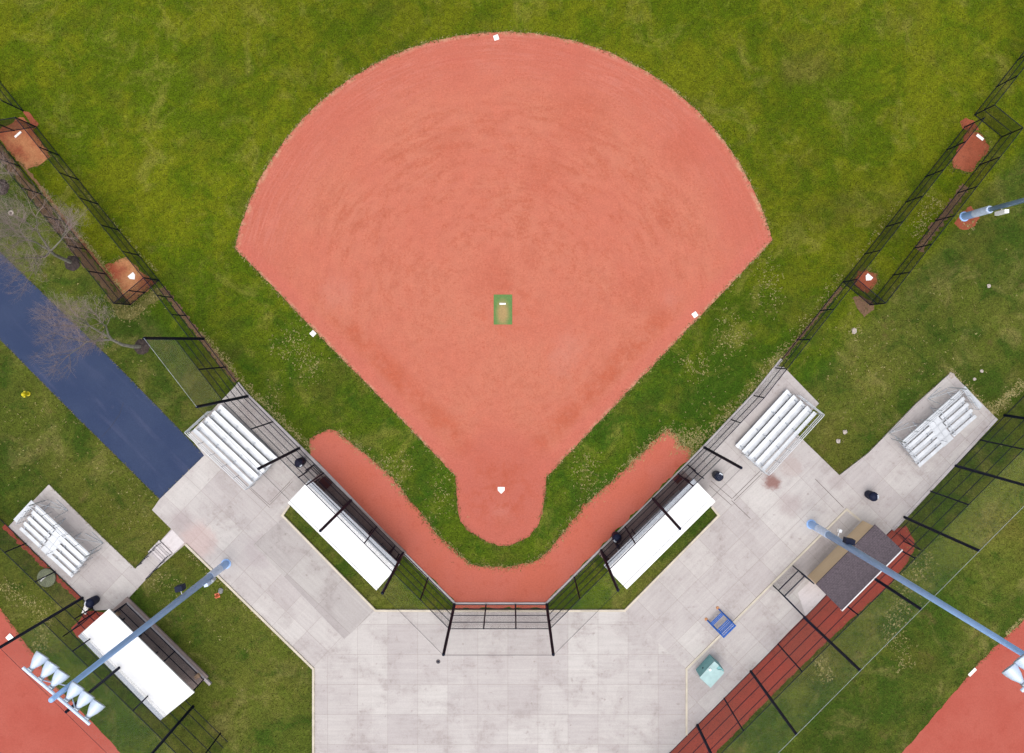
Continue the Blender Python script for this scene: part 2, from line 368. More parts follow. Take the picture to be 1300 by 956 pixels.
class MB:
    def __init__(s): s.v = []; s.f = []; s.uv = None
    def add(s, vs, fs):
        k = len(s.v); s.v += [Vector(q) for q in vs]; s.f += [tuple(i + k for i in f) for f in fs]; return s
    def box(s, c, size, rz=0.0, M4=None):
        hx, hy, hz = size[0] / 2, size[1] / 2, size[2] / 2
        m = Matrix.Rotation(rz, 3, 'Z') if M4 is None else M4
        vs = [Vector(c) + m @ Vector((a * hx, b * hy, d * hz)) for d in (-1, 1) for a, b in ((-1, -1), (1, -1), (1, 1), (-1, 1))]
        return s.add(vs, [(3, 2, 1, 0), (4, 5, 6, 7), (0, 1, 5, 4), (1, 2, 6, 5), (2, 3, 7, 6), (3, 0, 4, 7)])
    def tube(s, a, b, r0, r1=None, n=8, cap=True):
        a, b = Vector(a), Vector(b); r1 = r0 if r1 is None else r1
        d = (b - a); 
        if d.length < 1e-6: return s
        d.normalize(); t = Vector((0, 0, 1)) if abs(d.z) < 0.9 else Vector((1, 0, 0))
        u = d.cross(t).normalized(); w = d.cross(u)
        vs = []
        for q, r in ((a, r0), (b, r1)):
            for i in range(n):
                an = 2 * math.pi * i / n
                vs.append(q + (u * math.cos(an) + w * math.sin(an)) * r)
        fs = [(i, (i + 1) % n, n + (i + 1) % n, n + i) for i in range(n)]
        if cap: fs += [tuple(range(n))[::-1], tuple(range(n, 2 * n))]
        return s.add(vs, fs)
    def lathe(s, origin, axis, prof, n=16):
        o = Vector(origin); d = Vector(axis).normalized(); t = Vector((0, 0, 1)) if abs(d.z) < 0.9 else Vector((1, 0, 0))
        u = d.cross(t).normalized(); w = d.cross(u); vs = []; fs = []
        for (h, r) in prof:
            for i in range(n):
                an = 2 * math.pi * i / n; vs.append(o + d * h + (u * math.cos(an) + w * math.sin(an)) * r)
        for k in range(len(prof) - 1):
            for i in range(n):
                fs.append((k * n + i, k * n + (i + 1) % n, (k + 1) * n + (i + 1) % n, (k + 1) * n + i))
        fs += [tuple(range(n))[::-1], tuple(range((len(prof) - 1) * n, len(prof) * n))]
        return s.add(vs, fs)
    def prism(s, pts, z0, z1):
        """closed outline in plan extruded between two heights; z may be per point"""
        n = len(pts)
        g = lambda z, i: z[i] if isinstance(z, (list, tuple)) else z
        area = sum(pts[i][0] * pts[(i + 1) % n][1] - pts[(i + 1) % n][0] * pts[i][1] for i in range(n))
        idx = list(range(n)) if area > 0 else list(range(n))[::-1]
        P2 = [pts[i] for i in idx]
        lo = [Vector((p[0], p[1], g(z0, i))) for p, i in zip(P2, idx)]; hi = [Vector((p[0], p[1], g(z1, i))) for p, i in zip(P2, idx)]
        tris = tessellate_polygon([[Vector((p[0], p[1], 0)) for p in P2]])
        fs = []
        for t in tris:
            a, b, c = [P2[i] for i in t]
            if (b[0] - a[0]) * (c[1] - a[1]) - (b[1] - a[1]) * (c[0] - a[0]) < 0: t = (t[0], t[2], t[1])
            fs.append(tuple(n + i for i in t)); fs.append((t[2], t[1], t[0]))
        for i in range(n): j = (i + 1) % n; fs.append((i, j, n + j, n + i))
        return s.add(lo + hi, fs)
    def build(s, name, m, parent=None, world=True, smooth=False, bevel=0.0):
        me = bpy.data.meshes.new(name)
        off = abs_loc(parent) if (parent is not None and world) else Vector((0, 0, 0))
        me.from_pydata([tuple(q - off) for q in s.v], [], s.f); me.materials.append(m)
        me.validate()
        if smooth: me.polygons.foreach_set('use_smooth', [True] * len(me.polygons))
        o = bpy.data.objects.new(name, me); col.objects.link(o); o.parent = parent
        if bevel:
            b = o.modifiers.new('bevel', 'BEVEL'); b.width = bevel; b.segments = 2; b.limit_method = 'ANGLE'
        return o

def own_origin(o):
    """top-level single mesh: put its origin at the base centre"""
    vs = [v.co.copy() for v in o.data.vertices]
    c = Vector((sum(v.x for v in vs) / len(vs), sum(v.y for v in vs) / len(vs), min(v.z for v in vs)))
    for v in o.data.vertices: v.co -= c
    o.location = c
    return o

def struct(name, mb, m): 
    o = mb.build(name, m); o['kind'] = 'structure'; return o

def jit(pts, step=0.35, amp=0.07, sharp=False, closed=True):
    """resample a px outline in metres with an uneven hand-raked edge"""
    w = [G(*p) for p in pts]; out = []
    n = len(w)
    for i in range(n if closed else n - 1):
        a, b = w[i], w[(i + 1) % n]; L = (b - a).length; k = max(1, int(L / step))
        d = (b - a).normalized() if L > 0 else Vector((1, 0, 0)); nn = Vector((-d.y, d.x, 0))
        for j in range(k):
            q = a + (b - a) * (j / k)
            if j or not sharp:
                q = q + nn * (amp * (math.sin(q.x * 3.1 + q.y * 2.3) * 0.4 + random.uniform(-1, 1) * 0.6))
            out.append((q.x, q.y))
    return out
def sheet(name, pts, z, m, amp=0.0, step=0.35, base=0.0):
    w = jit(pts, step, amp) if amp else [(G(*p).x, G(*p).y) for p in pts]
    return struct(name, MB().prism(w, base, z), m)

# ------------------------------------------------------------------ outlines (survey points)
infield = []
c0 = G(640, 388)
A0, A1 = (298, 315), (981, 305)
Rr = 347
for i in range(61):
    a = math.atan2(-(315 - 388), 298 - 640) + (math.atan2(-(305 - 388), 981 - 640) - math.atan2(-(315 - 388), 298 - 640)) * i / 60
    rr = 350 + (347.5 - 350) * math.sin(i / 60 * math.pi)
    infield.append((640 + rr * math.cos(a), 388 - rr * math.sin(a)))
infield[0] = A0; infield[-1] = A1
infield += [(693.5, 606), (692, 629), (688, 652), (682, 669), (672, 681), (659, 688.5), (645, 692.5), (632, 692.5), (618, 688), (605, 680), (593, 672), (585, 662), (581, 648), (579.5, 629), (578.5, 604)]
track = [(391, 566), (394, 558), (405, 549), (416, 545), (426, 547), (460, 572), (497, 605), (508, 619), (514, 628), (534, 652), (558, 682), (581, 703), (597, 716), (618, 719), (650, 719.5), (680, 712), (696, 699), (726, 662), (742, 641), (756, 629), (794, 595), (824, 565), (838, 551), (847, 545), (856, 551), (865, 565), (880, 571), (874, 583), (833, 624), (798, 658.5), (763, 694), (694, 764), (694, 772), (577, 772), (577, 764), (511, 698.5), (445, 633), (411.5, 597), (394, 578)]
plazaL = [(302, 487), (314.6, 503), (411.5, 599.5), (511, 701.5), (486, 735), (379, 629), (368, 641), (359, 654), (477, 774), (438, 811), (398.5, 848), (236.5, 690), (218, 671), (194, 647), (203, 634), (260, 578), (240, 552)]
plazaC = [(477, 774), (577, 775), (694, 775), (793, 775), (832, 812), (871, 848), (871, 934), (785, 1020), (398.5, 1020), (398.5, 848), (438, 811)]
plazaR = [(793, 775), (912, 654), (903, 644), (896, 627), (789, 733), (763, 698), (829, 634), (894, 568), (956.5, 502), (985, 465), (994.5, 466), (1039, 512), (1005.6, 545.4), (1065, 603), (1101.5, 575), (1161.5, 513), (1206.5, 472.7), (1263, 530), (1131.5, 671), (1046, 756), (1000, 802), (942, 863), (871, 934), (871, 848), (832, 812)]
padL = [(62.3, 615), (127, 679), (172, 722), (218, 671), (236.5, 690), (191.5, 729), (161.5, 761.5), (148, 773), (120, 775), (105, 759), (10.4, 669)]
road = [(-140, 184), (145, 460), (260, 578), (203, 634), (67, 499), (0, 431), (-140, 292)]
bullL = [(-12, 176), (0, 165), (21, 151), (31, 149), (46, 172), (63, 198), (56, 207), (35, 214), (25, 207), (0, 180)]
bullL2 = [(134, 338), (148, 330), (160, 327), (184, 350), (200, 357), (167, 386)]
bullR = [(1227, 168), (1245, 168), (1255, 185), (1251, 196), (1233, 219), (1217, 217), (1208, 212), (1209, 203)]
bullR2 = [(1083, 360), (1090, 346), (1099, 341), (1113, 348), (1115, 359), (1101, 373)]
redR = [(1131, 672), (1150, 668), (1160, 686), (1161, 698), (1150, 716), (1130, 742), (1060, 805), (1000, 863), (845, 1020), (785, 1020), (942, 863), (1000, 802), (1046, 756)]
fieldR = [(1222, 867), (1243, 841), (1277, 808), (1300, 787), (1400, 690), (1500, 700), (1500, 1100), (1120, 1100), (1120, 985)]
fieldL = [(0, 773), (14, 791), (30, 815), (46, 835), (62, 863), (90, 890), (140, 940), (190, 1000), (180, 1100), (-200, 1100), (-200, 600), (-110, 690)]
redL = [(90, 797), (100, 788), (108, 776), (120, 775), (134, 778), (140, 790), (112, 815), (98, 809)]

# ------------------------------------------------------------------ setting
gs = MB(); R_ = 900
gs.add([(-R_, -R_, 0), (R_, -R_, 0), (R_, R_, 0), (-R_, R_, 0)], [(0, 1, 2, 3)])
struct('grass_ground', gs, M['grass'])
sheet('infield_dirt', infield, 0.008, M['infield'], 0.06, 0.25, -0.02)
sheet('warning_track', track, 0.006, M['track'], 0.13, 0.25, -0.02)
sheet('road', road, 0.02, M['asphalt'], 0.02, 0.4, -0.05)
sheet('plaza_left', plazaL, PLZ, M['conL'], base=-0.05)
sheet('plaza_centre', plazaC, PLZ, M['conC'], base=-0.05)
sheet('plaza_right', plazaR, PLZ, M['conR'], base=-0.05)
sheet('seating_pad', padL, 0.03, M['conL'], base=-0.05)
sheet('plaza_inner_strip', [(322, 690.5), (360.5, 656.5), (476, 775), (437.5, 810.5)], PLZ + 0.004, M['conD'], base=PLZ - 0.05)
sheet('left_bullpen_mound', bullL, 0.03, M['bull'], 0.16, 0.25, -0.02)
sheet('left_bullpen_plate_dirt', bullL2, 0.02, M['bull'], 0.16, 0.25, -0.02)
sheet('left_gate_dirt', [(28, 140), (37, 142), (50, 158), (44, 164), (36, 152)], 0.012, M['bullR'], 0.05, 0.25, -0.02)
sheet('right_bullpen_mound', bullR, 0.03, M['bullR'], 0.16, 0.25, -0.02)
sheet('right_gate_dirt', [(1219, 155), (1226, 150), (1236, 153), (1243, 165), (1232, 166), (1221, 163)], 0.012, M['bullR'], 0.06, 0.25, -0.02)
sheet('right_bullpen_plate_dirt', bullR2, 0.02, M['bullR'], 0.16, 0.25, -0.02)
sheet('lower_right_track', redR, 0.006, M['clay3'], 0.06, 0.3, -0.02)
sheet('lower_right_infield', fieldR, 0.008, M['clay2'], 0.06, 0.3, -0.02)
sheet('lower_left_infield', fieldL, 0.008, M['clay2'], 0.06, 0.3, -0.02)
sheet('lower_left_gate_dirt', redL, 0.010, M['clay3'], 0.05, 0.3, -0.02)
# bare soil strips
def strip_px(a, b, w, n=26):
    A, B = Vector(a), Vector(b); d = (B - A).normalized(); nn = Vector((-d.y, d.x))
    L = [A + (B - A) * i / n + nn * (w * (0.5 + random.uniform(-.3, .3))) for i in range(n + 1)]
    Rr2 = [A + (B - A) * i / n - nn * (w * (0.5 + random.uniform(-.3, .3))) for i in range(n, -1, -1)]
    return [tuple(q) for q in L + Rr2]
M['mulchstrip'] = mat_clay('orange_wood_mulch', C(150, 96, 66), C(170, 128, 90), C(96, 60, 44), 2.5)
sheet('mulch_strip', strip_px((26, 205), (163, 384), 4.0, 60), 0.014, M['mulchstrip'], base=-0.01)
sheet('bare_soil_left', strip_px((-10, 180), (150, 382), 11, 60), 0.009, M['bare'], base=-0.01)
sheet('bare_soil_corner', [(136, 368), (150, 383), (165, 392), (180, 383), (200, 365), (212, 366), (204, 378), (186, 390), (166, 408), (152, 404), (146, 392), (132, 378)], 0.006, mat_clay('worn_straw_soil', C(132, 122, 66), C(112, 110, 52), C(90, 96, 38), 3.0), 0.16, 0.2, -0.02)
sheet('bare_soil_fence', strip_px((206, 366), (300, 484), 7, 60), 0.007, M['bare'], base=-0.01)
sheet('bare_soil_right', [(1082, 378), (1092, 374), (1108, 384), (1110, 394), (1098, 402), (1090, 394)], 0.006, M['bare'], 0.1, 0.2, -0.02)
sheet('bare_soil_right_cage', strip_px((1166, 318), (1226, 236), 11, 40), 0.005, M['bare'], base=-0.01)
sheet('bare_soil_right_fence', strip_px((994, 455), (1068, 364), 4, 50), 0.007, M['bare'], base=-0.01)
sheet('bare_soil_lower_left', strip_px((4, 668), (102, 762), 5, 50), 0.007, M['clay3'], base=-0.01)
sheet('bare_soil_pole', [(1222, 268), (1232, 262), (1243, 276), (1236, 290), (1222, 292), (1212, 284)], 0.005, M['bullR'], 0.12, 0.2, -0.02)

def kerb(name, pts, w, h, m, z0=0.0):
    mb = MB(); q = [G(*p) for p in pts]
    for i in range(len(q) - 1):
        a, b = q[i], q[i + 1]; d = (b - a); L = d.length; d.normalize()
        e0 = 0 if i == 0 else w / 2 - 0.003; 
        a2 = a - d * e0; ln = (b - a2).length
        c = (a2 + b) / 2
        mb.box((c.x, c.y, z0 + (h - 0.0015 * i) / 2), (ln, w, h - 0.0015 * i), math.atan2(d.y, d.x))
    return struct(name, mb, m)
kerb('kerb_left_plaza', [(236.5, 690), (398.5, 848), (398.5, 1020)], 0.16, 0.20, M['cream'])
kerb('kerb_left_bed', [(368, 641), (359, 654), (477, 774.5), (577, 775), (694, 775), (793, 774.5), (912, 654), (903, 643)], 0.15, 0.16, M['cream'])
kerb('kerb_right_step', [(871, 932), (871, 848), (1073.7, 646), (1091, 660)], 0.14, 0.18, M['cream'])
kerb('kerb_left_fence', [(302, 486), (314.6, 501.5), (412, 597.5), (511, 700), (577, 765.5)], 0.20, 0.10, M['kerb'])
kerb('kerb_backstop', [(577, 766), (694, 766)], 0.18, 0.10, M['kerb'])
kerb('kerb_right_fence', [(694, 765.5), (763, 697), (829, 632.5), (894, 566.5), (956.5, 500.5), (992, 456)], 0.20, 0.10, M['kerb'])
kerb('kerb_pad_edge', [(1264, 531), (1132.5, 672.5)], 0.22, 0.16, M['kerb'])
kerb('kerb_dugout_back', [(162, 764.5), (261, 861), (268, 868)], 0.2, 0.2, M['kerb'])
def joints(name, segs, w, z, m):
    mb = MB()
    for a, b in segs:
        A, B = G(*a), G(*b); d = B - A
        mb.box(((A.x + B.x) / 2, (A.y + B.y) / 2, z), (d.length, w, 0.006), math.atan2(d.y, d.x))
    return struct(name, mb, m)
joints('pavement_joints_left', [((318, 618), (343.5, 641)), ((343.6, 640), (372, 611)), ((344, 636.5), (369, 611)), ((301, 604), (343, 644)), ], 0.035, PLZ + 0.004, M['joint'])
joints('pavement_joints_right', [((902, 610), (929, 633)), ((929.5, 632), (964, 598)), ((931, 635.5), (967, 600.5)), ((900, 616), (928, 641)), ((928, 635), (952, 658)), ((1034, 607.5), (1070, 644))], 0.035, PLZ + 0.004, M['jointd'])
sheet('recessed_slab', [(975, 747), (1073, 649), (1090, 662), (1024, 731), (1000, 757)], PLZ + 0.005, mat_concrete('concrete_slab_recessed', math.radians(44.5), 0.86, 1.6, 0.1, 0.3), base=PLZ - 0.02)
sheet('teal_box_pad', [(877, 851), (904, 823), (931, 848), (905, 876)], PLZ + 0.006, mat_concrete('concrete_transformer_pad', 0.77, 0.86, 3, joints=False), base=PLZ - 0.02)
sheet('doorstep', [(1012, 752), (1034, 731), (1048, 754), (1022, 782)], PLZ + 0.006, M['conW'], base=PLZ - 0.02)
# cracks sealed with tar on the road
mb = MB()
for pts in ([(34, 459), (46, 449), (60, 434), (74, 423)], [(130, 554), (140, 543), (152, 526), (157, 511)]):
    for a, b in zip(pts[:-1], pts[1:]):
        A, B = G(*a), G(*b); d = B - A
        mb.box(((A.x + B.x) / 2, (A.y + B.y) / 2, 0.023), (d.length + 0.03, 0.045, 0.004), math.atan2(d.y, d.x))
struct('road_cracks', mb, M['tar'])
# shallow stair flight between pad and plaza
st = empty('stairs', G(205, 697), 'short flight of pale concrete steps joining the lower left pad to the plaza', 'stairs')
e = Vector((18.25, 19.0)); e.normalize()                # across (px)
dn = Vector((-0.70, 0.71))
top = Vector((213, 694))
for i in range(6):
    cpx = top + dn * (3.6 * i)
    c = G(cpx.x - 3, cpx.y + 0.5)
    zt = PLZ + 0.02 - 0.018 * i
    MB().box((c.x, c.y, zt / 2 + 0.01), (0.175, 1.32, zt), math.atan2(-dn.y, dn.x)).build('step', M['conW'] if i % 2 == 0 else M['kerb'], st)
sheet('stair_landing', [(219.5, 672), (235, 688.5), (221, 702), (205.5, 686)], PLZ + 0.004, M['conW'], base=-0.02)

# ------------------------------------------------------------------ fences
def snap(pts, a, b):
    A, B = Vector(a), Vector(b); d = B - A; out = []
    for p in pts:
        t = (Vector(p) - A).dot(d) / d.dot(d); out.append(tuple(A + d * t))
    return out
def fence(name, label, path, posts, hf, rails, mat='link', net=None, rr=0.028, group='chain-link fences', cat='fence', netmat='net', rail_paths=None):
    """path: px ground points of the fabric; posts: (x, y, height, radius)"""
    c = G(*path[len(path) // 2]); root = empty(name, (c.x, c.y, 0), label, cat, group)
    for (px, py, h, r) in posts:
        g = G(px, py); m = MB().lathe((g.x, g.y, 0), (0, 0, 1), [(0, r), (h - r * 0.6, r * 0.9), (h, r * 0.4)], 10)
        m.build('post', M['black'], root, smooth=False)
    W = [G(*p) for p in path]
    for z in rails:
        m = MB()
        for a, b in zip(W[:-1], W[1:]): m.tube((a.x, a.y, z), (b.x, b.y, z), rr, n=6)
        m.build('rail', M['black'], root)
    def fabric(nm, W, z0, z1, mt):
        vs = []; fs = []; uvs = []; d = 0
        for a, b in zip(W[:-1], W[1:]):
            L = (b - a).length; k = len(vs)
            vs += [(a.x, a.y, z0), (b.x, b.y, z0), (b.x, b.y, z1), (a.x, a.y, z1)]; fs.append((k, k + 1, k + 2, k + 3))
            uvs += [(d, z0), (d + L, z0), (d + L, z1), (d, z1)]; d += L
        o = MB().add(vs, fs).build(nm, mt, root)
        uv = o.data.uv_layers.new(name='UVMap')
        for i, q in enumerate(uvs): uv.data[i].uv = q
        return o
    if mat: fabric('chain_link', W, 0.05, hf, M[mat])
    if net:
        fabric('net', [G(*p) for p in net[0]], net[1], net[2], M[netmat])
        m = MB(); Wn = [G(*p) for p in net[0]]
        for a, b in zip(Wn[:-1], Wn[1:]): m.tube((a.x, a.y, net[2]), (b.x, b.y, net[2]), 0.010, n=5)
        m.build('cable', M['galv'] if netmat == 'netb' or 'lower right' in label else M['black'], root)
    return root
LOW, MIDH, TALL = 2.4, 4.8, 9.1
RL = [0.12, 0.95, 2.3, 3.6, 4.8]
lp = lambda l: [(x, y, LOW, 0.045) for x, y in l]
# left foul-line fence
pA = snap([(-30, 66), (0, 103.5)], (-30, 66), (30, 141))
fence('field_fence', 'low black chain-link fence leaving the top left corner above the left bullpen', [(-60, 29), (30, 141)], lp(pA) + lp([(30, 141)]), LOW, [0.08, 1.2, LOW])
pB = snap([(46, 161), (75, 197), (100, 228), (124.6, 259), (151, 292), (176.5, 324)], (46, 161), (202, 356))
fence('bullpen_cage_fence', 'field side of the left bullpen cage, black chain-link beside the outfield grass', [(46, 161), (202, 356)], lp(pB) + lp([(202, 356)]), LOW, [0.08, 1.2, LOW], 'linkc')
pC = snap([(-8, 172), (25, 211), (54, 246), (81, 281), (111, 316), (136, 347)], (-8, 170), (166, 387))
fence('bullpen_cage_fence', 'road side of the left bullpen cage, black chain-link beside the bare trees', [(-8, 170), (166, 387)], lp(pC) + lp([(166, 387)]), LOW, [0.08, 1.2, LOW], 'linkc')
fence('bullpen_cage_fence', 'short black end fence closing the left bullpen behind its home plate', [(166.5, 386.5), (201.5, 356.5)], lp([(184, 371.5)]), LOW, [0.08, 1.2, LOW], 'linkc')
fence('bullpen_cage_fence', 'short black end fence closing the left bullpen behind its pitching mound', [(45.5, 161.5), (16, 154 + 30 * 0.0), (-7.5, 170)][:1] + [(-7.5, 205 - 35)], lp([(18, 166)]), LOW, [0.08, LOW], 'linkc')
pD = snap([(218, 378), (236, 401)], (202, 356), (314.6, 503))
fence('field_fence', 'low black chain-link fence between the left bullpen and the tall netting poles', [(202.5, 356.6), (258.5, 430)], lp(pD), LOW, [0.08, 1.2, LOW])
T, Mi = lambda p: (p[0], p[1], TALL, 0.105), lambda p: (p[0], p[1], MIDH, 0.055)
bend = (314.6, 503)
fence('backstop_fence', 'black chain-link wing with tall pale netting beside the left bare tree and large bleachers',
      [(258.5, 430), bend], [T((258.5, 430)), Mi((286, 466)), ], MIDH, RL, net=([(258.5, 430), bend], MIDH + 0.02, TALL), netmat='netb')
pts = snap([(347, 535), (380, 569), (411.5, 600), (445, 636), (478.5, 668), (511.5, 702), (544, 733)], bend, (577, 767))
fence('backstop_fence', 'tall black chain-link wing with netting poles in front of the left white-roofed dugout',
      [bend, (577, 767)], [T(bend), Mi(pts[0]), T(pts[1]), Mi(pts[2]), T(pts[3]), Mi(pts[4]), T(pts[5]), Mi(pts[6]), T((577, 767))], MIDH, RL, net=([bend, (577, 767)], MIDH + 0.02, TALL))
fence('backstop_fence', 'central black backstop fence straight behind home plate', [(577.5, 767), (693.5, 767)], [Mi((617, 767)), Mi((654.5, 767))], MIDH, RL, net=([(577.5, 767), (693.5, 767)], MIDH + 0.02, TALL))
pts = snap([(728.5, 732), (763.5, 699), (793, 668), (830, 634), (861, 602)], (694, 767), (894, 568))
fence('backstop_fence', 'tall black chain-link wing with netting poles in front of the right white-roofed dugout',
      [(694, 767), (894, 568)], [T((694, 767)), Mi(pts[0]), T(pts[1]), Mi(pts[2]), T(pts[3]), Mi(pts[4]), T((894, 568))], MIDH, RL, net=([(694, 767), (894, 568)], MIDH + 0.02, TALL))
e1 = (956.5, 502); e2 = (1335, 21)
q = snap([(984, 467), (1012, 431), (1041, 394), (1070, 358)], e1, e2)
fence('field_fence', 'low black chain-link fence running past the right large bleachers up to the right bullpen', [(894.5, 567.5), e1, q[3]], lp([(927.7, 532.5), e1]) + lp(q), LOW, [0.08, 1.2, LOW])
q = snap([(1070, 358), (1097, 322), (1124, 287), (1149, 256), (1174, 224), (1201, 190), (1224, 161)], e1, e2)
fence('bullpen_cage_fence', 'field side of the right bullpen cage, black chain-link beside the outfield grass', [q[0], q[-1]], lp(q[1:]), LOW, [0.08, 1.2, LOW], 'linkc')
q2 = snap([(1236.5, 146), (1264, 110), (1291, 76), (1318, 42)], e1, e2)
fence('field_fence', 'low black chain-link fence leaving the top right corner above the right bullpen', [q2[0], e2], lp(q2), LOW, [0.08, 1.2, LOW])
f1, f2 = (1104, 387), (1271, 174)
q3 = snap([(1104, 387), (1134, 349.5), (1160, 315), (1187, 280), (1215, 245), (1244, 210), (1271, 174)], f1, f2)
fence('bullpen_cage_fence', 'outer side of the right bullpen cage, black chain-link beside the blue pole', [f1, f2], lp(q3), LOW, [0.08, 1.2, LOW], 'linkc')
fence('bullpen_cage_fence', 'short black end fence closing the right bullpen behind its home plate', [(1070.5, 358.5), (1103.5, 386.5)], [], LOW, [0.08, 1.2, LOW], 'linkc')
fence('bullpen_cage_fence', 'short black end fence closing the right bullpen behind its pitching mound', [(1237, 146.5), (1270.5, 173.5)], [], LOW, [0.08, 1.2, LOW], 'linkc')
# lower right backstop of the neighbouring field
la, lb = (1275, 527.5), (785, 1020)
rr_ = snap([(1275, 527), (1244.6, 559), (1212, 591), (1180, 623), (1147, 656), (1120, 687), (1087, 720), (1054, 753), (1022, 785), (988, 818), (953, 852), (919, 886), (885, 920), (850, 955), (816, 990)], la, lb)
fence('backstop_fence', 'tall black chain-link fence with netting poles along the lower right field',
      [(1275, 527.5), lb], [(T if i % 2 == 0 else Mi)(p) for i, p in enumerate(rr_)], MIDH, RL, net=([(1275, 527.5), lb], MIDH + 0.02, TALL))
fence('field_fence', 'low black chain-link fence going off the right edge above the lower right field', [(1275.5, 527), (1340, 462)], lp([(1308, 494)]), LOW, [0.08, LOW])
fence('enclosure_fence', 'small black fence box round the doorstep of the shingled dugout', [(1017, 728), (1006, 718), (981, 743), (1021, 784)], lp([(1017, 728), (1006, 718), (981, 743)]), LOW, [1.2, LOW], 'linkt', rr=0.045)
fence('enclosure_fence', 'short black fence stub across the red track by the upper end of the shingled dugout', [(1132, 673), (1147, 687)], lp([(1147, 687)]), LOW, [1.2, LOW], 'link', rr=0.03)
# lower left backstop and low fence
g1, g2 = (105, 759), (290, 941)
gg = snap([(140, 793), (175, 828), (210, 862), (245, 897), (280, 931)], g1, g2)
fence('backstop_fence', 'tall black chain-link fence with netting poles along the lower left field', [g1, g2], [T(g1), Mi(gg[0]), T(gg[1]), Mi(gg[2]), T(gg[3]), Mi(gg[4])], MIDH, RL, net=([g1, g2], MIDH + 0.02, TALL))
gg = snap([(-2, 656), (33, 690), (69, 727)], (-40, 619), g1)
fence('field_fence', 'low black chain-link fence behind the left small bleachers in the lower left corner', [(-60, 600), (104.5, 758.5)], lp(gg), LOW, [0.08, LOW])
gg = [(162, 765), (192, 794.5), (223.5, 825.5), (260, 861)]
fence('enclosure_fence', 'black chain-link back fence of the lower left dugout on its concrete kerb', [(162, 765), (260, 861)], lp(gg), LOW, [0.25, 1.2, LOW], 'linkt', rr=0.035)
fence('enclosure_fence', 'short black end fence on the upper end of the lower left dugout', [(161.5, 765.5), (146, 780)], lp([(146, 780)]), LOW, [0.25, 1.2, LOW], 'link', rr=0.035)
fence('enclosure_fence', 'small black gate fence over the red dirt by the navy bin', [(118, 771), (122, 776.5), (104, 792)], lp([(118, 771), (122, 776.5), (104, 792)]), 1.5, [0.1, 1.5], 'link', rr=0.03)
# dugout gates
fence('dugout_gate', 'black gate frame at the upper end of the left white-roofed dugout', [(390, 599), (399, 590), (409, 599.5)], lp([(390, 599), (399, 590)]), 1.2, [0.25, 1.2], 'link', rr=0.03, cat='gate')
fence('dugout_gate', 'black gate frame at the lower end of the left white-roofed dugout', [(502, 692), (492, 703), ], lp([(502, 692), (492, 703)]), 2.2, [0.25, 1.2, 2.2], 'linkc', rr=0.03, cat='gate')
fence('dugout_gate', 'black fence return between the left white-roofed dugout and the backstop wing', [(510.5, 703.5), (501, 714)], lp([(501, 714)]), 2.4, [0.25, 1.2, 2.4], 'linkc', rr=0.045, cat='gate')
fence('dugout_gate', 'black gate frame at the upper end of the right white-roofed dugout', [(883, 600), (873, 590.5)], lp([(883, 600), (873, 590.5)]), 1.2, [0.25, 1.2], 'link', rr=0.03, cat='gate')
fence('dugout_gate', 'black gate frame at the lower end of the right white-roofed dugout', [(778, 684), (786, 693)], lp([(778, 684), (786, 693)]), 2.2, [0.25, 1.2, 2.2], 'linkc', rr=0.03, cat='gate')
fence('dugout_gate', 'black fence return between the right white-roofed dugout and the backstop wing', [(764.5, 700.5), (772, 708.5)], lp([(772, 708.5)]), 2.4, [0.25, 1.2, 2.4], 'linkc', rr=0.045, cat='gate')

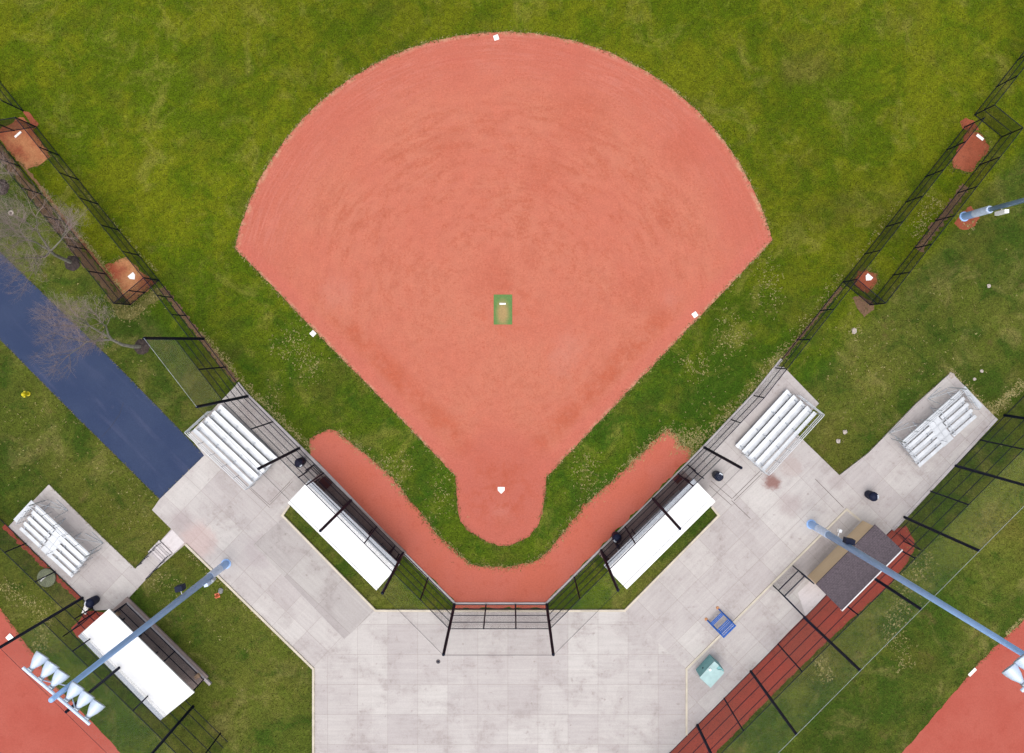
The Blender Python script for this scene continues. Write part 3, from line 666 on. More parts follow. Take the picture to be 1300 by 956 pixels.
# ------------------------------------------------------------------ dugouts
def lerp2(a, b, t): return Vector((a[0] + (b[0] - a[0]) * t, a[1] + (b[1] - a[1]) * t))
def dugout(label, fA, fB, bA, bB, zf=2.7, zb=2.62, open_back=False):
    c = G((fA[0] + bB[0]) / 2, (fA[1] + bB[1]) / 2)
    root = empty('dugout', (c.x, c.y, 0.0), label, 'dugout')
    W = [G(*p) for p in (fA, fB, bB, bA)]
    FA, FB, BB, BA = W
    k = 0.34 / (FA - BA).length
    F2A, F2B = FA + (BA - FA) * k, FB + (BB - FB) * k
    MB().prism([(v.x, v.y) for v in (F2A, F2B, BB, BA)], [zf - .1, zf - .1, zb - .1, zb - .1], [zf, zf, zb, zb]).build('roof', M['roof'], root)
    MB().prism([(v.x, v.y) for v in (FA, FB, F2B, F2A)], [zf - .18] * 4, [zf - .05] * 4).build('gutter', M['fascia'], root)
    ang = math.atan2((FB - FA).y, (FB - FA).x); L = (FB - FA).length
    u = (FB - FA).normalized(); w = (BA - FA).normalized()
    D = (BA - FA).length
    MB().prism([(v.x, v.y) for v in (FA + w * -0.2, FB + w * -0.2, BB, BA)], -0.02, PLZ + 0.012).build('floor', M['dfloor'], root)
    if not open_back:
        a, b = BA - w * 0.25 + u * .1, BB - w * 0.25 - u * .1
        m_ = (a + b) / 2; MB().box((m_.x, m_.y, 1.26), (L - 0.2, 0.2, 2.5), ang).build('back_wall', M['block'], root)
        for s_, q in ((1, BA + u * 0.25), (-1, BB - u * 0.25)):
            c2 = q - w * (0.36 + D * 0.28); MB().box((c2.x, c2.y, 1.25), (0.2, D * 0.56, 2.48), ang).build('end_wall', M['block'], root)
    for i in range(4):
        q = FA + w * 0.3 + u * (0.3 + (L - 0.6) * i / 3)
        MB().tube((q.x, q.y, PLZ), (q.x, q.y, zf - .12), 0.05).build('roof_post', M['black'], root)
    bc = (FA + FB) / 2 + w * (0.62 if not open_back else D * 0.55)
    if open_back: bc = bc - u * (L * 0.16)
    b = MB().box((bc.x, bc.y, 0.55), (L * (0.72 if not open_back else 0.5), 0.3, 0.05), ang)
    o = b.build('bench', M['navy'] if open_back else M['alud'], root)
    lg = MB()
    for t in (-.3, 0, .3):
        q = bc + u * (L * t * (1 if not open_back else .7)); lg.box((q.x, q.y, 0.33), (0.06, 0.26, 0.4), ang)
    lg.build('bench_legs', M['black'], o, world=True)
    return root
unp = lambda x, y, z: (650 + (x - 650) * (H - z) / H, 433 + (y - 433) * (H - z) / H)
zr = 2.7
dugout('white-roofed dugout on the left, behind the third-base side fence', unp(393.5, 608.5, zr), unp(507, 717, zr), unp(365, 638.6, zr), unp(477.5, 750, zr))
dugout('white-roofed dugout on the right, behind the first-base side fence', unp(880.5, 607.5, zr), unp(766.5, 718, zr), unp(908.6, 637, zr), unp(796, 748.5, zr))
dugout('white-roofed dugout in the lower left corner, crossed by the blue light pole', unp(98.5, 808, zr), unp(203, 915, zr), unp(137.5, 773.5, zr), unp(246, 880, zr), open_back=True)

# shingled dugout
r0 = empty('dugout', G(1068, 705), 'small dugout with grey shingled roof and tan siding wall', 'dugout')
eN = [G(*unp(1036, 742, 2.6)), G(*unp(1111.4, 666, 2.6))]; eF = [G(*unp(1144.8, 697.7, 3.2)), G(*unp(1068.7, 774.7, 3.2))]
MB().prism([(v.x, v.y) for v in (eN[0], eN[1], eF[0], eF[1])], [2.5, 2.5, 3.08, 3.08], [2.6, 2.6, 3.2, 3.2]).build('roof', M['shingle'], r0)
u = (eN[1] - eN[0]).normalized(); w = Vector((u.y, -u.x, 0)); L = (eN[1] - eN[0]).length; ang = math.atan2(u.y, u.x)
c = (eF[0] + eF[1]) / 2 + w * 0.045; MB().box((c.x, c.y, 3.12), ((eF[1] - eF[0]).length + 0.06, 0.08, 0.2), ang).build('fascia', M['white'], r0)
wb = [G(1024, 731), G(1094, 660)]; c = (wb[0] + wb[1]) / 2 + w * 0.09
MB().box((c.x, c.y, 1.26), ((wb[1] - wb[0]).length, 0.16, 2.46), ang).build('wall', M['siding'], r0)
for q, s_ in ((wb[0], 1), (wb[1], -1)):
    c = q + u * (0.1 * s_) + w * 0.85; MB().box((c.x, c.y, 1.3), (0.16, 1.36, 2.44), ang).build('end_wall', M['siding'], r0)
c = (wb[0] + wb[1]) / 2 + w * 0.75; o = MB().box((c.x, c.y, 0.55), (L * .8, 0.3, 0.05), ang).build('bench', M['alud'], r0)
for t in (-.35, .35): q = c + u * L * t; MB().box((q.x, q.y, 0.3), (0.06, 0.26, 0.44), ang).build('bench_leg', M['black'], o)

# ------------------------------------------------------------------ bleachers
def bleacher(label, A, B, side, rows=5, aisle=False, z0=PLZ, name='bleachers'):
    a, b = G(*A), G(*B); d = (b - a); L = d.length; ang = math.atan2(d.y, d.x)
    root = empty(name, (a.x, a.y, z0), label, 'bleachers', 'aluminium bleachers', ang)
    s = side                                             # +1: depth to the left of A->B
    tr, rise = (0.56, 0.2) if not aisle else (0.60, 0.2)
    bld = lambda mb, nm, m, par=root, bv=0.0: mb.build(nm, m, par, world=False, bevel=bv)
    def spans(i):
        if not aisle: return [(0, L)]
        if i < rows - 1: return [(0, L * .40), (L * .58, L)]
        return [(0, L)]
    for i in range(rows):
        y = s * (0.14 + tr * i); z = 0.44 + rise * i
        for (x0, x1) in spans(i):
            bld(MB().box(((x0 + x1) / 2, y, z), (x1 - x0, 0.26 if aisle else 0.29, 0.045)), 'seat_plank', M['alu'], bv=0.008)
        if i > 0 or aisle:
            if not aisle: bld(MB().box((L / 2, y - s * 0.28, z - 0.26), (L - 0.05, 0.29, 0.04)), 'foot_plank', M['alud'], bv=0.006)
            elif i > 0:
                bld(MB().box((L / 2, y - s * 0.37, z - 0.34), (L - 0.05, 0.16, 0.04)), 'foot_plank', M['alud'], bv=0.006)
        if aisle and i < rows - 1:
            bld(MB().box((L * .49, y + s * 0.02, z - 0.14), (L * .17, 0.52, 0.035)), 'aisle_tread', M['alu'])
    D = 0.14 + tr * (rows - 1); zt = 0.44 + rise * (rows - 1)
    n = 4
    for k in range(n):
        x = 0.25 + (L - 0.5) * k / (n - 1); m = MB()
        m.tube((x, 0.02 * s, 0.03), (x, s * (D + 0.1), 0.03), 0.03, n=5)
        m.tube((x, s * 0.06, 0.39), (x, s * (D + 0.1), zt - 0.05), 0.03, n=5)
        for i in range(rows): m.tube((x, s * (0.14 + tr * i), 0.03), (x, s * (0.14 + tr * i), 0.40 + rise * i), 0.025, n=5)
        m.tube((x, s * 0.1, 0.05), (x, s * D, zt - 0.3), 0.02, n=5)
        bld(m, 'support_frame', M['galv'])
    # guard rails: back and both ends
    m = MB(); yb = s * (D + 0.24); top = zt + 1.0
    for z in (zt + 0.35, zt + 0.68, top): m.tube((-0.05, yb, z), (L + 0.05, yb, z), 0.03, n=6)
    for k in range(6):
        x = -0.05 + (L + 0.1) * k / 5; m.tube((x, yb, 0.0 if k in (0, 5) else zt - .4), (x, yb, top), 0.022, n=6)
    bld(m, 'back_guard_rail', M['alu'])
    for x in (-0.1, L + 0.1):
        m = MB()
        ys = [s * (0.14 + tr * 1.0), yb]; zs = [0.44 + rise * 1 + 0.85, top]
        for dz in (0, -0.3, -0.6): m.tube((x, ys[0], zs[0] + dz), (x, ys[1], zs[1] + dz), 0.022, n=6)
        for t in (0, .33, .66, 1): 
            yy = ys[0] + (ys[1] - ys[0]) * t; m.tube((x, yy, 0.3), (x, yy, zs[0] + (zs[1] - zs[0]) * t), 0.02, n=6)
        bld(m, 'end_guard_rail', M['alu'])
    if aisle:
        for x0, x1 in ((0.1, L * .3), (L * .7, L - 0.1)):
            m = MB()
            m.tube((x0, yb + s * 0.02, zt), (x1, yb + s * 0.4, 0.03), 0.025, n=6); m.tube((x0 + 0.3, yb + s * .42, 0.03), (x1, yb + s * 0.4, 0.03), 0.025, n=6)
            m.tube((x0, yb + s * 0.02, 0.03), (x1, yb + s * 0.4, 0.03), 0.025, n=6)
            m.tube((x1, yb + s * 0.02, zt), (x1, yb + s * .42, 0.03), 0.025, n=6)
            bld(m, 'back_brace', M['alu'])
        for x0 in (-0.42, ): 
            bld(MB().box((x0, s * (D * 0.62), 0.5 + zt * 0.0 + 0.55), (0.34, D * 0.75, 0.04)), 'end_ramp', M['alud'])
        m = MB()
        for x in (L * .42, L * .56):
            m.tube((x, s * 0.5, 0.5), (x, s * 0.5, 1.35), 0.02, n=6); m.tube((x, s * D, zt), (x, s * D, zt + .85), 0.02, n=6); m.tube((x, s * 0.5, 1.35), (x, s * D, zt + .85), 0.02, n=6)
        bld(m, 'aisle_handrail', M['alu'])
    else:
        m = MB()
        m.box((L / 2, s * (D * .5), 0.44 + rise * (rows - 1) / 2 + 0.032), (0.06, 0.01, 0.01))
        for i in range(rows - 1):
            y = s * (0.14 + tr * i)
            m.box((L / 2, y, 0.44 + rise * i + 0.03), (0.09, 0.26, 0.014))
        bld(m, 'joint_cover', M['alu'])
    return root
bleacher('large aluminium bleachers between the left fence and the blue road', (284, 512.5), (355.5, 580), -1)
bleacher('large aluminium bleachers beside the right fence, their corner over the grass', (995.5, 493.5), (930.5, 564.5), +1)
bleacher('small aluminium bleachers with a centre aisle near the left edge', (29.5, 670), (95.5, 731), +1, aisle=True, z0=0.03)
bleacher('small aluminium bleachers with a centre aisle near the right edge', (1234.5, 528.5), (1162.5, 592), -1, aisle=True)

# ------------------------------------------------------------------ bins
def make_bin(label):
    r = empty('trash_can', (0, 0, 0), label, 'trash can', 'navy barrel trash cans')
    MB().lathe((0, 0, 0), (0, 0, 1), [(0, .26), (.04, .29), (.35, .32), (.8, .33), (.84, .345), (.87, .33)], 20).build('barrel', M['navy'], r, False, True)
    MB().lathe((0, 0, .872), (0, 0, 1), [(0, .34), (.05, .33), (.16, .25), (.22, .12), (.235, .02)], 20).build('lid', M['navy'], r, False, True)
    MB().box((0.1, -0.2, 1.0), (0.24, 0.14, 0.1), 0.4).build('flap', M['galv'], r, False)
    return r
def copy_tree(o, parent=None):
    c = o.copy(); col.objects.link(c); c.parent = parent
    for ch in [x for x in bpy.data.objects if x.parent == o]: copy_tree(ch, c)
    return c
bin0 = make_bin('navy barrel trash can beside the left large bleachers and dugout gate')
spots = [((384.5, 585), 0.4, None), ((908, 602), 2.2, 'navy barrel trash can between the right large bleachers and the right dugout'),
         ((1101, 627), 1.2, 'navy barrel trash can near the right small bleachers'), ((122.5, 760.5), 4, 'navy barrel trash can by the lower left dugout'),
         ((781, 679), 5, 'navy barrel trash can inside the front of the right dugout')]
chs = list(bin0.children)
for i, (p, rz, lab) in enumerate(spots):
    if i == 0: o = bin0
    else:
        o = bin0.copy(); col.objects.link(o); o['label'] = lab
        for ch in chs:
            cc = ch.copy(); col.objects.link(cc); cc.parent = o
    o.location = G(*p, PLZ if i != 3 else 0.03); o.rotation_euler = (0, 0, rz)

# ------------------------------------------------------------------ light poles
def light_pole(label, base, h, heads, arm_dir, aim, extras, r0=0.24, r1=0.12, z0=PLZ):
    b = G(*base, z0); root = empty('light_pole', b, label, 'light pole', 'tall blue floodlight poles')
    MB().lathe(b, (0, 0, 1), [(0, .36), (.05, .36), (.06, .27), (1.3, .27)], 20).build('base_sleeve', M['blue'] , root, smooth=False)
    MB().lathe(b + Vector((0, 0, 1.3)), (0, 0, 1), [(0, .275), (1.7, .27), (1.75, .25)], 20).build('lower_sleeve', M['paleblue'], root)
    pole = MB().lathe(b + Vector((0, 0, 3.05)), (0, 0, 1), [(0, r0), ((h - 3) * .5, (r0 + r1) / 2), (h - 3, r1)], 20).build('pole', M['blue'], root, smooth=True)
    ad = Vector((arm_dir[0], arm_dir[1], 0)).normalized(); top = b + Vector((0, 0, h - z0 - 0.25))
    if heads:
        k = max(abs(x) for x in heads) + .3
        arm = MB(); arm.tube(top - ad * k, top + ad * k, 0.07, n=8); arm.tube(top + Vector((0, 0, -1)) - ad * k * .0, top - ad * k * .6, 0.03, n=6); arm.tube(top + Vector((0, 0, -1)), top + ad * k * .6, 0.03, n=6)
        arm.build('crossarm', M['paleblue'], root)
        am = Vector(aim).normalized()
        for t in heads:
            q = top + ad * t + Vector((0, 0, -0.12))
            hd = MB(); hd.box(q + am * 0.02, (0.2, 0.24, 0.22), math.atan2(am.y, am.x)); hd.tube(q + Vector((0, 0, .12)), q, 0.04, n=8)
            fl = hd.build('floodlight', M['galv'], root, bevel=0.02)
            MB().lathe(q + am * 0.1, am, [(0, .09), (.12, .15), (.3, .25), (.5, .32), (.66, .345), (.69, .345), (.69, .32), (.64, .31)], 24).build('reflector', M['lamp'], fl, smooth=True)
    for (z, off, size, m) in extras:
        q = b + Vector((off[0], off[1], z)); par = root
        o = MB().box(q, size, math.atan2(off[1], off[0])).build('control_box' if m != 'navy' else 'loudspeaker', M[m], root, bevel=0.02)
        inner = b + Vector((off[0] * .35, off[1] * .35, z))
        MB().tube(inner, q, 0.03, n=6).build('bracket', M['white'], root)
    return root
light_pole('blue floodlight pole rising from the left plaza edge over the lower left dugout', (288, 715), 21.2, [-1.72, -1.08, -0.46, 0.46, 1.08, 1.72], (1, -0.85), (0.5, 0.75, -0.55),
           [(7.4, (-0.15, 0.62), (0.36, 0.5, 0.55), 'navy'), (3.6, (0.1, -0.3), (0.25, 0.3, 0.8), 'paleblue'), (3.2, (0.28, -0.22), (0.2, 0.3, 0.5), 'galv')])
light_pole('blue floodlight pole leaning across the shingled dugout towards the lower right corner', (1029, 665), 25, [-1.1, -0.45, 0.35, 1.0], (0.75, 0.66), (-0.55, 0.7, -0.55),
           [(6.1, (0.08, 0.36), (0.36, 0.62, 0.5), 'navy'), (4.4, (0.2, 0.62), (0.22, 0.2, 0.3), 'white'), (5.4, (0.38, -0.15), (0.2, 0.2, 0.3), 'white')])
light_pole('blue floodlight pole outside the right bullpen cage', (1224, 275), 22, [-1.4, -0.7, 0.7, 1.4], (0.3, 1), (-0.9, -0.2, -0.55),
           [(4.3, (0.0, -0.42), (0.26, 0.3, 1.1), 'white')], r0=0.17, r1=0.12, z0=0.0)

# ------------------------------------------------------------------ bases and plates
def plate(label, px, py, ang, z, size=0.43):
    s = size / 2; pts = [(-s, s), (s, s), (s, 0), (0, -s), (-s, 0)]
    c = G(px, py); ca, sa = math.cos(ang), math.sin(ang)
    m = MB().prism([(c.x + x * ca - y * sa, c.y + x * sa + y * ca) for x, y in pts], z, z + 0.03)
    return tag(own_origin(m.build('home_plate', M['base'], bevel=0.006)), label, 'home plate', 'home plates')
plate('white home plate in the main infield circle', 636.3, 622.5, 0, 0.007, 0.5)
plate('white home plate on the orange dirt of the left bullpen', 168.5, 351.5, math.radians(40), 0.019, 0.5)
plate('white home plate on the rusty dirt of the right bullpen', 1102, 353, math.radians(-40), 0.019, 0.5)
def base(label, px, py, ang, sx=0.37, sy=0.37, name='base', z=0.007, cat='base', h=0.06):
    c = G(px, py); m = MB().box((c.x, c.y, z + h / 2), (sx, sy, h), ang)
    return tag(own_origin(m.build(name, M['base'], bevel=0.015)), label, cat)
base('square white first base on the right edge of the infield', 882, 399.5, math.radians(35))
base('square white third base on the left edge of the infield', 397.5, 423.5, math.radians(45))
base('square white second base just inside the top of the infield arc', 630, 48, math.radians(18))
base('white base on the red dirt in the lower right corner', 1234, 853, math.radians(45), 0.72, 0.22)
base('white base on the red dirt in the lower left corner', 12.7, 809, math.radians(45), 0.45, 0.42)
base('white pitching rubber on the left bullpen mound', 23.5, 171, math.radians(42), 0.6, 0.16, 'pitching_rubber', 0.029, 'pitching rubber')
base('white pitching rubber on the right bullpen mound', 1243.5, 174.5, math.radians(-38), 0.6, 0.2, 'pitching_rubber', 0.029, 'pitching rubber')
c = G(638.5, 393); mat_ = empty('pitching_mat', (c.x, c.y, 0.007), 'green turf pitching mat with worn middle at the centre of the infield', 'pitching mat')
MB().box((0, 0, 0.012), (1.36, 2.2, 0.024)).build('turf', M['mat'], mat_, False)
MB().box((-0.02, 0.42, 0.045), (0.46, 0.12, 0.04)).build('rubber', M['base'], mat_, False, bevel=0.008)

# ------------------------------------------------------------------ blue picnic-like table
bt = empty('picnic_table', G(913, 790, PLZ), 'royal blue metal slatted table with attached bench on the right plaza', 'picnic table')
ux = Vector((0.71, 0.70, 0)); uy = Vector((0.72, -0.69, 0))
o0 = G(898, 788); T3 = lambda a, b, z: o0 + ux * a + uy * b + Vector((0, 0, z))
angx = math.atan2(ux.y, ux.x)
m = MB()
for k in range(6): m.box(T3(0.62, 0.62 + 0.125 * k, 0.87), (1.2, 0.07, 0.04), angx)
m.build('table_top', M['royal'], bt)
m = MB()
for k in range(3): m.box(T3(0.62, 0.06 + 0.095 * k, 0.57), (1.1, 0.06, 0.04), angx)
m.build('bench', M['royal'], bt)
for a in (0.03, 1.21):
    m = MB(); m.tube(T3(a, -0.15, 0.14), T3(a, 0.35, 0.55), 0.04, n=8); m.tube(T3(a, 0.35, 0.55), T3(a, 1.28, 0.85), 0.045, n=8); m.tube(T3(a, 1.25, 0.85), T3(a, 1.15, 0.13), 0.045, n=8); m.tube(T3(a, -0.15, 0.15), T3(a, 1.28, 0.15), 0.04, n=8)
    m.build('side_frame', M['royal'], bt)
    MB().lathe(T3(a, -0.2, 0.12), (0, 0, 1), [(0, .12), (.05, .12), (.08, .06)], 12).build('foot', M['rust'], bt)
MB().tube(T3(-0.02, 1.3, 0.86), T3(1.27, 1.3, 0.86), 0.06, n=8).build('end_bar', M['royal'], bt)

# ------------------------------------------------------------------ teal utility box
tb = empty('utility_box', G(899, 850, PLZ), 'teal metal utility box on its concrete pad', 'utility box')
ux = Vector((0.67, 0.74, 0)).normalized(); uy = Vector((ux.y, -ux.x, 0)); a0 = G(882.5, 849)
angx = math.atan2(ux.y, ux.x); Lx = 1.52
T4 = lambda a, b, z: a0 + ux * a + uy * b + Vector((0, 0, z))
MB().box(T4(Lx / 2, 0.48, PLZ + 0.65), (Lx, 0.96, 1.3), angx).build('cabinet', M['teal'], tb, bevel=0.02)
pp = [T4(-0.03, -0.03, 0), T4(Lx + 0.03, -0.03, 0), T4(Lx + 0.03, 0.42, 0), T4(Lx - 0.25, 0.42, 0), T4(Lx - 0.25, 0.6, 0), T4(Lx - 0.1, 0.75, 0), T4(Lx - 0.1, 1.05, 0), T4(-0.03, 1.05, 0)]
MB().prism([(v.x, v.y) for v in pp], PLZ + 1.302, PLZ + 1.36).build('top_cover', M['teal_lit'], tb)
MB().tube(T4(0.9, 0.12, PLZ + 1.36), T4(0.9, 0.12, PLZ + 1.46), 0.09, n=12).build('vent_cap', M['white'], tb)
MB().box(T4(0.55, -0.012, PLZ + 0.7), (0.1, 0.02, 0.12), angx).build('latch', M['black'], tb)

# ------------------------------------------------------------------ small things
def lump(name, label, cat, px, py, r, m, z=0.0, flat=0.5, group=None):
    bm = bmesh.new(); bmesh.ops.create_icosphere(bm, subdivisions=2, radius=r)
    for v in bm.verts: v.co *= 1 + random.uniform(-.22, .22); v.co.z = v.co.z * flat
    me = bpy.data.meshes.new(name); bm.to_mesh(me); bm.free(); me.materials.append(m)
    o = bpy.data.objects.new(name, me); col.objects.link(o); o.location = G(px, py, z + r * flat * .5)
    o.rotation_euler = (0, 0, random.uniform(0, 6)); return tag(o, label, cat, group)
for px, py, r, lab in ((1084, 420, .2, 'pale broken stone on the grass below the right bullpen'), (1255, 363, .14, 'small pinkish stone alone on the right-hand grass'),
                       (1246, 471, .13, 'white stone on the grass, upper of two above the right small bleachers'), (1237, 481.5, .12, 'white stone on the grass, lower of two above the right small bleachers'),
                       (1207, 477, .24, 'large pale stone at the tip of the right bleacher pad'), (1072.5, 548.5, .17, 'squarish white stone on the grass beside the right large bleachers'),
                       (1064, 560, .17, 'pinkish flat stone on the grass beside the right large bleachers')):
    lump('stone', lab, 'stone', px, py, r, M['stone'])
lump('stone', 'grey stone on the grass by the left light pole', 'stone', 280.5, 750, .2, M['greystone'])
def disc(name, label, cat, px, py, r, m, z, h=0.03, ring=None):
    c = G(px, py, z); root = empty(name, c, label, cat)
    MB().lathe(c, (0, 0, 1), [(0, r), (h, r), (h + .004, r * .96)], 28).build('cover', m, root)
    if ring: MB().lathe(c + Vector((0, 0, h + .005)), (0, 0, 1), [(0, r * .45), (0.01, r * .42)], 16).build('inset', ring, root)
    return root
disc('manhole_cover', 'dark round drain cover in the plaza behind home plate', 'manhole cover', 556.5, 839, 0.16, M['iron'], PLZ, 0.01, M['black'])
disc('valve_cover', 'small pinkish round valve cover on the grass by the left trees', 'valve cover', 14, 270.5, 0.2, M['stone'], 0, 0.03, M['mulch'])
d = disc('utility_vault', 'large round grey-green vault cover on the grass behind the low left fence', 'vault cover', 60, 733, 0.68, M['lid'], 0.0, 0.12)
cc = G(58, 732, 0.13); MB().box(cc + Vector((-.06, -.06, .02)), (0.42, 0.1, 0.04), 0.75).build('handle', M['white'], d); MB().box(cc + Vector((-.2, -.22, .02)), (0.2, 0.08, 0.04), 0.75).build('handle', M['white'], d)
# traffic cone
c = G(276, 756, 0); tc = empty('traffic_cone', c, 'small orange cone on the grass by the left light pole', 'traffic cone')
MB().box(c + Vector((0, 0, .015)), (0.34, 0.34, 0.03), 0.3).build('foot', M['orange'], tc); MB().lathe(c + Vector((0, 0, .03)), (0, 0, 1), [(0, .14), (.42, .03)], 16).build('cone', M['orange'], tc)
MB().lathe(c + Vector((0, 0, .2)), (0, 0, 1), [(0, .09), (.1, .066)], 16).build('band', M['white'], tc)
# hydrant
c = G(36, 500, 0); hy = empty('fire_hydrant', c, 'yellow fire hydrant on the grass beside the blue road', 'fire hydrant')
MB().lathe(c, (0, 0, 1), [(0, .17), (.05, .17), (.06, .12), (.5, .12), (.52, .16), (.56, .16)], 16).build('barrel', M['yellow'], hy)
MB().lathe(c + Vector((0, 0, .56)), (0, 0, 1), [(0, .15), (.08, .13), (.14, .07), (.2, .03)], 16).build('bonnet', M['yellow'], hy, smooth=True)
for s_ in (-1, 1): MB().tube(c + Vector((0, 0.1 * s_, .42)), c + Vector((0, .24 * s_, .42)), 0.07, n=12).build('side_outlet', M['yellow'], hy)
# maroon pads in the dugouts
def pad(px, py, sx, sy, ang, lab):
    c = G(px, py); r = empty('equipment_box', (c.x, c.y, PLZ), lab, 'equipment box')
    MB().box((c.x, c.y, PLZ + .25), (sx, sy, .5), ang).build('box', M['maroon'], r, bevel=0.02)
    MB().box((c.x, c.y, PLZ + .52), (sx + .03, sy + .03, .04), ang).build('lid', M['maroon'], r, bevel=0.01)
pad(415, 611.5, .78, .5, math.radians(-44), 'maroon equipment box at the front of the left dugout')
pad(858.5, 607, .5, .36, math.radians(44), 'maroon equipment box at the front of the right dugout')
base('pale board leaning near the navy bin at the lower left dugout', 109, 773, math.radians(70), 0.75, 0.34, 'board', 0.02, 'board', 0.05)
c = G(253, 856); o = MB().box((c.x, c.y, .2 + PLZ), (.34, .3, .3), 0.7).build('storage_box', M['tan'], bevel=0.01); tag(own_origin(o), 'tan box in the far corner of the lower left dugout', 'box')
c = G(151, 778.5); o = MB().box((c.x, c.y, .15 + PLZ), (.36, .3, .3), 0.75).build('storage_box', M['tan'], bevel=0.01); tag(own_origin(o), 'tan box at the near end of the lower left dugout', 'box')
# stair handrails
for a, b, lab in (((205, 689), (180.5, 715), 'black handrail on the upper side of the lower left steps'), ((217.5, 703.5), (191.5, 731), 'black handrail on the lower side of the lower left steps')):
    A, B = G(*a), G(*b); r = empty('handrail', A, lab, 'handrail')
    MB().tube(A + Vector((0, 0, .95)), B + Vector((0, 0, .85)), 0.024, n=8).build('rail', M['black'], r)
    MB().tube(A + Vector((0, 0, .55)), B + Vector((0, 0, .45)), 0.018, n=8).build('rail', M['black'], r)
    for t in (0, .33, .66, 1): q = A.lerp(B, t); MB().tube(q, q + Vector((0, 0, .95 - .1 * t)), 0.022, n=8).build('post', M['black'], r)

# ------------------------------------------------------------------ bare trees
def tree(label, px, py, height, spread, lean, seed, levels=6):
    rnd = random.Random(seed); base_ = G(px, py); root = empty('bare_tree', base_, label, 'tree', 'bare trees along the road')
    wood, twigs = MB(), MB()
    def grow(p, d, L, r, lv):
        n = 3 if lv < 3 else 2; q = p
        for i in range(n):
            d = (d + Vector((rnd.gauss(0, .16), rnd.gauss(0, .16), rnd.gauss(0.03, .09)))).normalized()
            q2 = q + d * (L / n); ra = r * (1 - .35 * i / n); rb = r * (1 - .35 * (i + 1) / n)
            (wood if lv < 3 else twigs).tube(q, q2, ra, rb, n=6 if lv < 2 else (4 if lv < 3 else 3), cap=False); q = q2
            if lv >= 2 and lv < levels and i < n - 1:
                a = rnd.uniform(0, 6.28); side = Vector((math.cos(a), math.sin(a), rnd.uniform(-.2, .7))).normalized()
                grow(q, (d * .5 + side * .8).normalized(), L * .6, max(rb * .5, .0036), lv + 1)
        if lv >= levels: return
        k = rnd.choice((3, 4)) if lv < 4 else 3
        for j in range(k):
            a = 6.28 * j / k + rnd.uniform(-.5, .5); side = Vector((math.cos(a), math.sin(a), 0))
            tilt = rnd.uniform(.4, .85) if lv else rnd.uniform(.5, 1.0) * spread
            nd = (d + side * tilt + Vector((0, 0, .12))).normalized()
            grow(q, nd, L * rnd.uniform(.62, .8), max(r * .50, .0036), lv + 1)
    d0 = (Vector((0, 0, 1)) + Vector((lean[0], lean[1], 0))).normalized()
    grow(base_ + Vector((0, 0, -.05)), d0, height * .27, height * .0155, 0)
    wood.build('trunk', M['bark'], root); twigs.build('crown', M['twig'], root)
    m = MB(); rr = .58; vs = []
    for k, (fr, h) in enumerate(((1.0, .0), (.8, .1), (.45, .16), (.12, .18))):
        for i in range(18):
            a = i / 18 * 6.283; q = fr * rr * (1 + rnd.uniform(-.07, .07)); vs.append((base_.x + math.cos(a) * q, base_.y + math.sin(a) * q, h + rnd.uniform(-.01, .02)))
    fs = [(k * 18 + i, k * 18 + (i + 1) % 18, (k + 1) * 18 + (i + 1) % 18, (k + 1) * 18 + i) for k in range(3) for i in range(18)] + [tuple(range(54, 72))]
    m.add(vs, fs).build('mulch_ring', M['mulch'], root)
    return root
tree('bare pinkish-grey tree beside the road side of the left bullpen cage', 92, 334, 9.6, 1.1, (-.28, 0.05), 3)
tree('bare pinkish-grey tree next to the left pale netting, twigs over the road', 180, 440, 9.6, 1.2, (-.13, -.03), 12)
tree('bare pinkish-grey tree at the left edge of the photo', 2, 238, 8.0, 0.9, (0, 0), 21)

